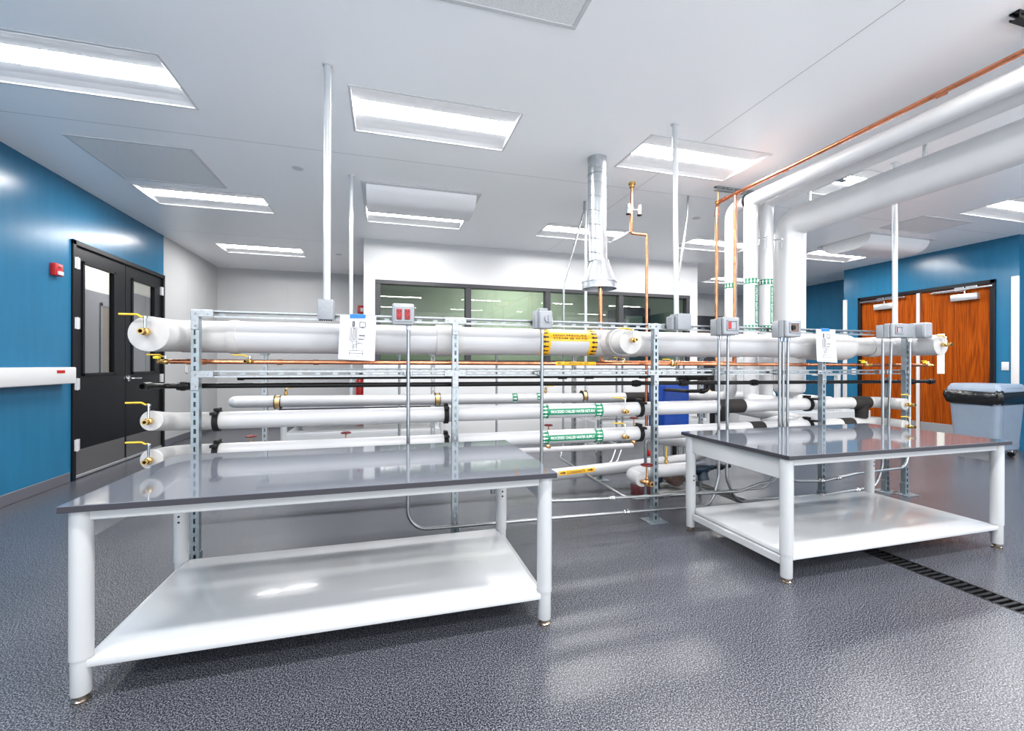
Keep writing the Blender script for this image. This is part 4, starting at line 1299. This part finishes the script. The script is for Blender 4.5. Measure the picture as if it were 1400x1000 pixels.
for pts, lb in (([(0.6, 4.35, 0.10), (1.9, 4.36, 0.07), (2.9, 4.38, 0.07)], 'nearer conduit lying low along the rear rack feet'), ([(0.6, 4.42, 0.012), (2.9, 4.44, 0.012)], 'farther conduit lying on the floor along the rear rack feet')):
    t = thing('floor_conduit', pts[0], lb, 'conduit', 'conduits along the rear rack feet')
    conduit(t, pts, 0.0115)
    MB().lathe(pts[-1], (1, 0, 0), [(0, 0.0115), (0, 0.015), (0.03, 0.015), (0.03, 0)], 10).build('coupling', 'chrome', t)

# ------------------------------------------------------------------ paper sheets taped to the rack
def paper(x0, x1, z0, z1, y, tilt, label):
    t = thing('paper_sheet', ((x0 + x1) / 2, y, z0), label, 'paper', 'taped paper drawings')
    w_, h_ = x1 - x0, z1 - z0

    def P3(u, v, d=0):                     # u,v in 0..1 on the sheet
        return Vector((x0 + u * w_ + (1 - v) * tilt, y - d - 0.016 * (1 - v) ** 2 * (0.4 + 0.6 * u), z0 + v * h_ - 0.012 * u * (1 - v)))
    s = MB()
    N = 8
    for i in range(N):
        for j in range(N):
            a, b, c, d = i / N, (i + 1) / N, j / N, (j + 1) / N
            s.quad(P3(a, c), P3(b, c), P3(b, d), P3(a, d))
    sh = s.build('sheet', 'paper', t)
    dr = MB()

    def ln(u0, v0, u1, v1, th=0.010):
        a, b = Vector((u0 * w_, v0 * h_)), Vector((u1 * w_, v1 * h_))
        nrm = (b - a).orthogonal().normalized() * th * w_ / 2
        q = [((a + nrm * s1)) if k == 0 else (b + nrm * s1) for k, s1 in ((0, 1), (0, -1), (1, -1), (1, 1))]
        dr.quad(*[P3(p.x / w_, p.y / h_, 0.0012) for p in q])

    def rect(u0, v0, u1, v1, th=0.010):
        ln(u0, v0, u1, v0, th)
        ln(u1, v0, u1, v1, th)
        ln(u1, v1, u0, v1, th)
        ln(u0, v1, u0, v0, th)
    rect(0.55, 0.74, 0.70, 0.85, 0.016)
    ln(0.60, 0.735, 0.66, 0.725, 0.02)
    rect(0.36, 0.75, 0.40, 0.86, 0.03)
    rect(0.33, 0.42, 0.47, 0.72)
    rect(0.38, 0.46, 0.43, 0.70, 0.016)
    ln(0.30, 0.42, 0.30, 0.72)
    rect(0.50, 0.46, 0.70, 0.72, 0.006)
    ln(0.54, 0.55, 0.70, 0.55, 0.03)
    ln(0.53, 0.47, 0.67, 0.47, 0.02)
    ln(0.52, 0.38, 0.66, 0.37, 0.012)
    rect(0.47, 0.36, 0.53, 0.42)
    ln(0.36, 0.42, 0.40, 0.22)
    ln(0.47, 0.42, 0.50, 0.22)
    rect(0.40, 0.28, 0.46, 0.34)
    rect(0.30, 0.15, 0.66, 0.21)
    ln(0.30, 0.15, 0.30, 0.12, 0.02)
    ln(0.66, 0.15, 0.66, 0.12, 0.02)
    ln(0.48, 0.08, 0.62, 0.08, 0.006)
    dr.build('drawing', 'grey_ink', sh, label='machine line drawing')
    tp = MB()
    tp.quad(P3(0.27, 0.93, 0.002), P3(0.70, 0.94, 0.002), P3(0.70, 1.02, 0.002), P3(0.27, 1.02, 0.002))
    a, b = P3(0.27, 1.02, 0.002), P3(0.70, 1.02, 0.002)
    tp.quad(a, b, b + Vector((0, 0.02, 0.004)), a + Vector((0, 0.02, 0.004)))
    tp.build('tape', 'blue_tape', t, label='blue masking tape')


paper(-0.277, -0.061, 1.234, 1.508, 2.955, -0.010, 'white paper with machine drawing taped to the left top rail')
paper(3.54, 3.756, 1.235, 1.512, 2.955, 0.004, 'white paper with machine drawing taped near the right post')

# ------------------------------------------------------------------ exhaust duct and hood
t = thing('exhaust_duct', (1.815, 3.62, H), 'round galvanised spiral duct with conical hood hanging from the ceiling', 'duct')
MB().tube([(1.81, 3.62, H), (1.82, 3.62, 2.125)], 0.082, 32).build('duct', 'spiral_duct', t)
sp_ = MB()
for k in range(7):
    z = 3.02 - k * 0.125
    pts = [(1.812 + 0.0825 * math.cos(a), 3.62 + 0.0825 * math.sin(a), z - 0.125 * a / (2 * math.pi)) for a in frange(0, 2 * math.pi, 24)]
    sp_.tube(pts, 0.0022, 6, caps=False)
sp_.build('spiral_seam', 'galvanised', t)
MB().lathe((1.811, 3.62, 2.90), (0, 0, -1), [(0, 0.083), (0, 0.0855), (0.012, 0.0855), (0.012, 0.083)], 32).build('joint', 'galvanised', t)
cn = MB().lathe((1.835, 3.62, 2.135), (0, 0, -1), [(0, 0.085), (0.02, 0.0855), (0.185, 0.146), (0.19, 0.146)], 32).build('cone', 'spiral_duct', t)
MB().lathe((1.835, 3.62, 1.948), (0, 0, -1), [(0, 0.146), (0, 0.156), (0.012, 0.156), (0.014, 0.15), (0.058, 0.15), (0.06, 0.154), (0.068, 0.154), (0.068, 0.148), (0.01, 0.144)], 32).build('collar', 'spiral_duct', t)

# ------------------------------------------------------------------ overhead pipes on the right
YD = 3.52
t = thing('copper_pipe', (3.3, 2.5, 2.885), 'copper pipe along the ceiling at right, turning down with two drops', 'pipe', 'copper pipes')
MB().tube([(3.27, -0.6, 2.885), (3.3, 3.866, 2.885), (3.3, 3.866, 1.222), (3.3, 3.62, 1.222)], 0.0165, 16, rad=0.06, nb=8).build('tube', 'copper', t)
MB().tube([(3.298, 3.61, 2.88), (3.3, 3.62, 1.222)], 0.0135, 14).build('drop', 'copper', t)
for y in (3.57, 3.70, 3.76, 1.9, 3.02):
    MB().lathe((3.299, y, 2.885), (0, 1, 0), [(0, 0.0165), (0, 0.0205), (0.05, 0.0205), (0.05, 0.0165)], 14).build('coupling', 'copper', t)
MB().lathe((3.3, 3.866, 2.80), (0, 0, -1), [(0, 0.0165), (0, 0.0205), (0.05, 0.0205), (0.05, 0.0165)], 14).build('coupling', 'copper', t)
MB().lathe((3.3, 3.62, 1.28), (0, 0, -1), [(0, 0.0135), (0, 0.019), (0.045, 0.019), (0.045, 0.0135)], 14).build('coupling', 'copper', t)


def mkv(x, y):
    def mk_(r):
        # camera-facing azimuth
        a0 = math.atan2(-y, -x)
        return lambda q, s: (x + r * math.cos(a0 + s / r), y + r * math.sin(a0 + s / r), q)
    return mk_


lb = band(t, mkv(3.3, 3.62), 0.0142, 1.56, 1.80, -1.3, 1.3, 'amber', 'label', 8)
mb = MB()
fn = mkv(3.3, 3.62)(0.015)
wrap(mb, text_bm('COMPRESSED AIR', 0.14, 0.014), lambda x, y: fn(1.71 + x, y - 0.0))
wrap(mb, poly_bm([arrow(0, 0, 0.04, 0.014, -1)]), lambda x, y: fn(1.60 + x, y))
mb.build('lettering', 'ink', lb)


def vertical_label(par, x, y, r, word, down, az=0.35):
    mk_ = mkv(x, y)
    n0 = None
    for z0 in (1.535, 1.985):
        bn = band(par, mk_, r + 0.0012, z0, z0 + 0.052, -1.3, 1.3, 'green', 'arrow_band')
        mbb = MB()
        f_ = mk_(r + 0.0024)
        for a in (-0.95, -0.45, 0.05, 0.55, 1.05):
            wrap(mbb, poly_bm([arrow(0, 0, 0.042, 0.024, -1 if down else 1)]), lambda q, s, a=a: f_(z0 + 0.026 + q, a * r + s), cuts_y=(0,))
        mbb.build('arrows', 'white_ink', bn)
    if word:
        lb_ = band(par, mk_, r + 0.0012, 1.60, 1.97, az + 0.25, az + 0.95, 'green', 'label', 8)
        mbb = MB()
        f_ = mk_(r + 0.0024)
        wrap(mbb, text_bm(word, 0.34, 0.024), lambda q, s: f_(1.785 + q, (az + 0.6) * r + s), cuts_y=(-0.006, 0, 0.006))
        mbb.build('lettering', 'white_ink', lb_)


def thermometer(par, p):
    p = Vector(p)
    g = MB().cyl(p, p + Vector((0.05, -0.04, 0)), 0.006, seg=8).lathe(p + Vector((0.05, -0.04, 0)), (0.75, -0.65, 0), [(0, 0), (0, 0.017), (0.014, 0.017), (0.014, 0)], 14).build('thermometer', 'chrome', par)
    MB().rbox(p.x + 0.05, p.x + 0.062, p.y - 0.045, p.y - 0.035, p.z - 0.10, p.z - 0.01, 0.003, 1).build('pointer_case', 'plastic_grey', g)


t = thing('insulated_pipe', (3.4, YD, 2.8), 'left overhead white pipe dropping down with green downward arrows', 'pipe', 'white insulated pipes')
MB().tube([(3.4, -0.6, 2.80), (3.4, 3.78, 2.80), (3.4, 3.78, 0.86), (3.4, 4.40, 0.86)], 0.058, 24, rad=0.10, nb=9).build('jacket', 'pvc_shade_lift', t)
MB().tube([(3.4, YD, 2.79), (3.4, YD, 0.856), (3.4, 3.12, 0.856)], 0.063, 24, rad=0.075, nb=9).build('drop_jacket', 'pvc_shade_lift', t)
MB().tube([(3.4, -0.6, 2.80), (3.4, YD + 0.02, 2.80)], 0.063, 24).build('run_jacket', 'pvc_shade_lift', t)
MB().lathe((3.4, YD + 0.02, 2.80), (0, 1, 0), [(0, 0.063), (0.0, 0.075), (0.022, 0.075), (0.022, 0.058)], 24).build('hanger_cushion', 'black_rubber', t)
vertical_label(t, 3.4, YD, 0.063, 'PROCESSED CHILLED WATER SUPPLY', True)
vertical_label(t, 3.4, 3.78, 0.058, None, True)
thermometer(t, (3.44, YD - 0.05, 2.42))
t = thing('insulated_pipe', (3.585, YD, 2.8), 'middle overhead white pipe dropping down with green upward arrows', 'pipe', 'white insulated pipes')
MB().tube([(3.585, -0.6, 2.80), (3.585, YD, 2.80), (3.585, YD, 0.662), (3.585, 3.12, 0.662)], 0.063, 24, rad=0.075, nb=9).build('jacket', 'pvc_shade_lift', t)
MB().tube([(3.36, 3.80, 0.78), (3.78, 3.14, 0.665)], 0.055, 24).build('cross_jacket', 'jacket', t)
vertical_label(t, 3.585, YD, 0.063, 'PROCESSED CHILLED WATER RETURN', False)
thermometer(t, (3.625, YD - 0.05, 2.42))
t = thing('insulated_pipe', (3.90, YD + 0.02, 2.63), 'thickest overhead white pipe dropping down at the right', 'pipe', 'white insulated pipes')
MB().tube([(3.90, -0.6, 2.63), (3.90, YD + 0.02, 2.63), (3.90, YD + 0.02, 0.97)], 0.138, 32, rad=0.142, nb=10).build('jacket', 'pvc_shade_lift', t)
MB().lathe((3.90, YD + 0.02, 0.971), (0, 0, -1), [(0, 0.138), (0.03, 0.132), (0.075, 0.08), (0.085, 0.06)], 32).build('reducer', 'pvc_shade_lift', t)
MB().tube([(3.90, YD + 0.02, 0.93), (3.90, YD + 0.02, 0.86), (3.90, 3.12, 0.856)], 0.06, 24, rad=0.068, nb=8).build('elbow', 'pvc_shade_lift', t)
for x, y, lb in ((3.32, 3.83, 'grey strut hanger on the ceiling where the copper pipe turns down'), (3.20, 1.50, 'dark strut hanger at the top right edge of the photo')):
    t = thing('pipe_hanger', (x, y, H), lb, 'hanger', 'ceiling strut hangers')
    strut_mb(0.95, 'x', (x - 0.05, y, H - 0.022), 1).build('channel', 'galvanised' if y > 3 else 'black_pipe', t)
    MB().lathe((3.3, y + 0.01, 2.885), (0, 1, 0), [(0, 0.017), (0, 0.024), (0.025, 0.024), (0.025, 0.017)], 14).cyl((3.3, y + 0.02, 2.90), (3.3, y + 0.02, H - 0.04), 0.006, seg=8).build('copper_clamp', 'brass', t)
    for xx, rr, zz in ((3.4, 0.064, 2.80), (3.585, 0.064, 2.80), (3.90, 0.139, 2.63)):
        if y < 3:
            MB().lathe((xx, y + 0.01, zz), (0, 1, 0), [(0, rr), (0, rr + 0.006), (0.03, rr + 0.006), (0.03, rr)], 24).cyl((xx, y + 0.025, zz + rr), (xx, y + 0.025, H - 0.03), 0.006, seg=8).build('clevis', 'galvanised', t)
t = thing('pipe_hanger', (4.3, 3.4, H), 'small steel hanger plate above the thickest overhead pipe', 'hanger', 'ceiling strut hangers')
strut_mb(0.42, 'x', (3.92, 3.30, H - 0.022), 1).build('channel', 'galvanised', t)
MB().cyl((3.90, 3.32, 2.76), (3.90, 3.32, H - 0.04), 0.007, seg=8).build('rod', 'galvanised', t)
t = thing('pipe_hanger', (4.3, 2.45, H), 'short steel rod hanger beside the hidden ceiling light', 'hanger', 'ceiling strut hangers')
MB().cyl((4.02, 2.45, 2.77), (4.02, 2.45, H - 0.004), 0.014, seg=10).build('rod', 'galvanised', t)
MB().rbox(3.99, 4.05, 2.42, 2.48, H - 0.012, H - 0.0005, 0.003, 1).build('ceiling_plate', 'galvanised', t)

# ------------------------------------------------------------------ machinery between the racks
t = thing('water_tank', (2.76, 3.9, 0), 'bright blue tank behind the pipes right of the middle post', 'tank')
MB().rbox(2.60, 2.90, 3.76, 4.04, 0.52, 1.02, 0.03, 4).build('tank_body', 'blue_tank', t)
MB().rbox(2.597, 2.903, 3.755, 4.045, 0.74, 0.752, 0.004, 1).build('rib', 'blue_tank', t)
MB().cyl((2.80, 3.87, 0.0), (2.80, 3.87, 0.52), 0.022, seg=12).build('drain_pipe', 'black_pipe', t)
MB().lathe((2.80, 3.87, 0.5), (0, 0, -1), [(0, 0.022), (0, 0.036), (0.03, 0.042), (0.06, 0.036), (0.06, 0.022)], 10).build('union', 'black_pipe', t)
for x, y in ((2.63, 3.79), (2.63, 4.01), (2.87, 4.01)):
    MB().cyl((x, y, 0), (x, y, 0.525), 0.012, seg=8).build('stand_leg', 'galvanised', t)
t = thing('condensate_pump', (2.55, 3.62, 0), 'brown motor pump on a grey block beside the middle post', 'pump')
MB().rbox(2.33, 2.70, 3.48, 3.80, 0.0, 0.052, 0.004, 1).build('base', 'cement', t)
MB().lathe((2.57, 3.50, 0.155), (0, 1, 0), [(0, 0), (0, 0.066), (0.006, 0.07), (0.10, 0.07), (0.11, 0.05), (0.2, 0.05), (0.2, 0)], 24).build('motor', 'brown_metal', t)
MB().lathe((2.42, 3.62, 0.05), (0, 0, 1), [(0, 0.03), (0.05, 0.035), (0.07, 0.06), (0.12, 0.06), (0.13, 0.03)], 16).build('volute', 'dark_blue', t)
MB().rbox(2.20, 2.33, 3.55, 3.70, 0.0, 0.09, 0.006, 2).build('control_box', 'maroon', t)
MB().lathe((2.265, 3.62, 0.09), (0, 0, 1), [(0, 0.03), (0.02, 0.035), (0.03, 0.05), (0.07, 0.05), (0.09, 0.04), (0.10, 0)], 16).build('actuator', 'dark_blue', t)
t = thing('strainer', (2.75, 3.4, 0), 'dark blue strainer body under the right workbench corner', 'strainer')
MB().lathe((2.66, 3.4, 0.27), (1, 0, 0), [(0, 0), (0, 0.05), (0.03, 0.055), (0.10, 0.06), (0.14, 0.045), (0.15, 0.03), (0.20, 0.026), (0.20, 0)], 18).build('body', 'dark_blue', t)
MB().lathe((2.74, 3.4, 0.27), (0, -0.3, -1), [(0, 0.05), (0.08, 0.045), (0.09, 0.05), (0.11, 0.05), (0.11, 0)], 16).build('basket_cap', 'dark_blue', t)
MB().cyl((2.86, 3.4, 0.27), (3.05, 3.4, 0.27), 0.018, seg=12).lathe((2.92, 3.4, 0.27), (1, 0, 0), [(0, 0.018), (0, 0.03), (0.04, 0.03), (0.04, 0.018)], 10).build('outlet', 'black_pipe', t)
MB().cyl((2.74, 3.41, 0), (2.74, 3.41, 0.2), 0.014, seg=10).build('foot_post', 'galvanised', t)
t = thing('insulated_pipe', (2.75, 3.35, 0.52), 'white pipe slanting down between the supply pipe and the right workbench', 'pipe', 'white insulated pipes')
MB().tube([(2.2, 3.45, 0.55), (2.45, 3.4, 0.53), (3.1, 3.2, 0.43)], 0.045, 20, rad=0.1).build('jacket', 'jacket', t)
MB().tube([(2.2, 3.45, 0.55), (2.2, 3.45, 0.0)], 0.014, 10).build('support_leg', 'galvanised', t)

# appliances against the far walls
t = thing('white_cabinet', (6.1, 6.55, 0), 'tall white appliance cabinet behind the drop pipes', 'cabinet')
MB().rbox(5.80, 6.45, 6.25, 6.80, 0.0, 1.36, 0.01, 2).build('body', 'table_white', t)
for z0, z1 in ((0.06, 0.62), (0.64, 1.33)):
    dr = MB().rbox(5.815, 6.435, 6.232, 6.252, z0, z1, 0.005, 1).build('door', 'table_white', t)
    MB().rbox(5.95, 6.10, 6.224, 6.234, z1 - 0.36 if z1 > 1 else z1 - 0.02, z1 - 0.33 if z1 > 1 else z1 + 0.0, 0.003, 1).build('handle', 'black_rubber', dr)
t = thing('black_cabinet', (5.72, 7.2, 0), 'narrow black cabinet beside the white appliance', 'cabinet')
MB().rbox(5.62, 5.95, 7.0, 7.4, 0.0, 1.42, 0.008, 2).build('body', 'black_paint', t)
MB().rbox(5.635, 5.935, 6.99, 7.002, 0.05, 1.38, 0.003, 1).build('door', 'charcoal', t)
MB().rbox(5.90, 5.915, 6.97, 6.99, 0.9, 1.1, 0.003, 1).build('handle', 'chrome', t)
t = thing('wall_cabinet', (8.0, 9.6, 1.3), 'dark wall unit with cream notice on the far wall between copper pipes', 'cabinet')
MB().rbox(7.35, 8.75, 9.50, 9.648, 1.30, 2.45, 0.006, 2).build('body', 'charcoal', t)
MB().rbox(8.0, 8.35, 9.488, 9.502, 1.45, 2.05, 0.003, 1).build('notice', 'cream_glass', t)
MB().rbox(7.5, 7.9, 9.488, 9.502, 1.45, 2.05, 0.003, 1).build('notice', 'brown_panel', t)
t = thing('oven_unit', (4.7, 8.0, 0), 'black oven like unit visible through the rightmost window pane', 'appliance')
MB().rbox(4.45, 5.05, 7.75, 8.4, 0.0, 2.33, 0.008, 2).build('body', 'black_paint', t)
MB().rbox(4.50, 4.86, 7.735, 7.752, 2.02, 2.16, 0.004, 1).build('display', 'plastic_grey', t)
MB().rbox(4.48, 5.02, 7.735, 7.752, 1.0, 1.95, 0.004, 1).build('door', 'charcoal', t)
t = thing('white_frame_cart', (6.3, 5.2, 0), 'white framed stand in front of the blue wall behind the rack', 'stand')
for x, y in ((5.52, 5.05), (6.46, 5.05), (7.0, 5.05), (5.52, 5.45), (7.0, 5.45)):
    MB().rbox(x - 0.03, x + 0.03, y - 0.03, y + 0.03, 0, 1.06 if x == 6.46 else 0.41, 0.005, 1).build('leg', 'table_white', t)
MB().rbox(5.45, 7.06, 5.0, 5.5, 0.40, 0.52, 0.005, 1).build('deck', 'table_white', t)
MB().rbox(6.0, 6.5, 5.02, 5.08, 1.05, 1.08, 0.005, 1).build('top_rail', 'table_white', t)

# fire safety items
t = thing('fire_alarm', (XL, 5.337, 2.05), 'red fire alarm horn strobe on the blue wall left of the black doors', 'alarm')
MB().rbox(XL, XL + 0.045, 5.282, 5.392, 2.05, 2.17, 0.008, 2).build('body', 'red', t)
MB().rbox(XL + 0.044, XL + 0.062, 5.305, 5.37, 2.058, 2.095, 0.006, 2).build('strobe_lens', 'trim_white', t)
MB().rbox(XL + 0.044, XL + 0.048, 5.32, 5.355, 2.12, 2.145, 0.002, 1).build('horn_grille', 'dark_red', t)
t = thing('fire_extinguisher', (-0.5, 9.55, 0.35), 'red fire extinguisher hanging on the far grey wall by the white block', 'extinguisher')
MB().lathe((-0.50, 9.54, 0.35), (0, 0, 1), [(0, 0), (0, 0.08), (0.02, 0.09), (0.50, 0.09), (0.56, 0.06), (0.58, 0.03), (0.62, 0.03), (0.62, 0)], 20).build('cylinder', 'red', t)
MB().rbox(-0.53, -0.47, 9.50, 9.58, 0.96, 1.02, 0.006, 1).build('valve_head', 'black_rubber', t)
MB().tube([(-0.46, 9.50, 0.98), (-0.39, 9.48, 0.9), (-0.40, 9.47, 0.6)], 0.012, 8, rad=0.05).build('hose', 'black_rubber', t)
MB().rbox(-0.53, -0.47, 9.625, 9.648, 0.6, 0.9, 0.003, 1).build('bracket', 'galvanised', t)
t = thing('fire_strobe', (-0.5, 9.62, 2.26), 'small red strobe high on the far wall beside the white block', 'alarm')
MB().rbox(-0.57, -0.44, 9.60, 9.648, 2.25, 2.41, 0.008, 2).build('body', 'red', t)
MB().rbox(-0.51, -0.455, 9.585, 9.602, 2.28, 2.36, 0.005, 1).build('strobe_lens', 'trim_white', t)
t = thing('wall_outlet', (XL, 8.29, 1.06), 'white outlet plate on the pale left wall past the black doors', 'outlet')
MB().rbox(XL, XL + 0.012, 8.25, 8.33, 1.06, 1.18, 0.004, 1).build('plate', 'trim_white', t)
MB().rbox(XL + 0.011, XL + 0.016, 8.275, 8.305, 1.085, 1.155, 0.002, 1).build('socket', 'guard_white', t)

# ------------------------------------------------------------------ wheeled bin
bx, by = 7.76, 4.02
t = thing('trash_bin', (bx, by, 0), 'large grey wheeled trash bin with black liner beside the wooden doors', 'bin')


def ring(hw, hd, z, r=0.06, n=5):
    pts = []
    for sx, sy, a0 in ((1, 1, 0), (-1, 1, 90), (-1, -1, 180), (1, -1, 270)):
        for k in range(n + 1):
            a = R(a0 + 90 * k / n)
            pts.append(Vector((bx + sx * (hw - r) + r * math.cos(a), by + sy * (hd - r) + r * math.sin(a), z)))
    return pts


def loft(rings, cap0=True, cap1=True):
    mb_ = MB()
    k = len(rings[0])
    for rg in rings:
        mb_.v += rg
    for i in range(len(rings) - 1):
        for q in range(k):
            a, b = i * k + q, i * k + (q + 1) % k
            mb_.f.append((a, b, b + k, a + k))
    if cap0:
        mb_.f.append(tuple(range(k))[::-1])
    if cap1:
        e = (len(rings) - 1) * k
        mb_.f.append(tuple(range(e, e + k)))
    return mb_


body = loft([ring(0.225, 0.225, 0.10), ring(0.235, 0.235, 0.11), ring(0.275, 0.275, 0.84), ring(0.29, 0.29, 0.85), ring(0.29, 0.29, 0.87)]).build('body', 'bin_grey', t)
for s_y in (-1, 1):
    MB().prism([(-0.15, 0.18), (0.15, 0.18), (0.18, 0.76), (-0.18, 0.76)], lambda p, q, d: (bx + p, by + s_y * (0.232 + 0.054 * (q - 0.11) + d), q), 0.008).build('side_panel', 'bin_grey', body)
for s_x in (-1,):
    MB().prism([(-0.15, 0.18), (0.15, 0.18), (0.18, 0.76), (-0.18, 0.76)], lambda p, q, d: (bx + s_x * (0.232 + 0.054 * (q - 0.11) + d), by + p, q), 0.008).build('side_panel', 'bin_grey', body)
bag = []
for i, (z, hw) in enumerate(((0.70, 0.278), (0.715, 0.30), (0.76, 0.312), (0.81, 0.318), (0.85, 0.312), (0.872, 0.296))):
    rg = ring(hw, hw, z, 0.07, 7)
    for q, v in enumerate(rg):
        v.z += 0.012 * math.sin(q * 1.9 + i) + 0.008 * math.sin(q * 0.7)
        d = (v - Vector((bx, by, v.z))).normalized()
        v += d * 0.008 * math.sin(q * 2.6 + i * 1.3)
    bag.append(rg)
loft(bag, False, False).build('bin_liner', 'bag_black', t, sharp=60)
lid = loft([ring(0.292, 0.292, 0.868), ring(0.288, 0.288, 0.90), ring(0.262, 0.262, 0.955), ring(0.245, 0.245, 0.962)]).build('lid', 'bin_grey', t)
MB().rbox(bx - 0.16, bx + 0.16, by - 0.2865, by - 0.262, 0.882, 0.93, 0.008, 2).build('lid_flap', 'bin_grey', lid)
for dx, dy in ((-0.17, -0.17), (0.17, -0.17), (-0.17, 0.17), (0.17, 0.17)):
    cs = MB().cyl((bx + dx - 0.014, by + dy, 0.035), (bx + dx + 0.014, by + dy, 0.035), 0.035, seg=16).build('caster', 'black_rubber', t)
    MB().rbox(bx + dx - 0.025, bx + dx + 0.025, by + dy - 0.025, by + dy + 0.025, 0.06, 0.102, 0.004, 1).build('caster_fork', 'chrome', cs)

# ------------------------------------------------------------------ trench drain
t = thing('trench_drain', (3.026, 1.4, -0.05), 'black slotted trench drain in the floor under the right workbench', 'drain')
MB().box(DX0, DX1, DY0, DY1, -0.1, -0.06).box(DX0, DX0 + 0.004, DY0, DY1, -0.06, -0.03).box(DX1 - 0.004, DX1, DY0, DY1, -0.06, -0.03).build('channel', 'dark_hole', t)
MB().rbox(DX0, DX0 + 0.014, DY0, DY1, -0.03, 0.001, 0.002, 1).build('edge_rail', 'grate', t)
MB().rbox(DX1 - 0.014, DX1, DY0, DY1, -0.03, 0.001, 0.002, 1).build('edge_rail', 'grate', t)
bar = None
k = 0
y = DY0 + 0.01
while y < DY1 - 0.03:
    if bar is None:
        bar = MB().rbox(DX0 + 0.014, DX1 - 0.014, y, y + 0.016, -0.024, 0.0, 0.002, 1).build('bar', 'grate', t)
        y_first = y
    else:
        b_ = bar.copy()
        COL.objects.link(b_)
        b_.parent = t
        b_.location = (0, y - y_first, 0)
    k += 1
    y += 0.034
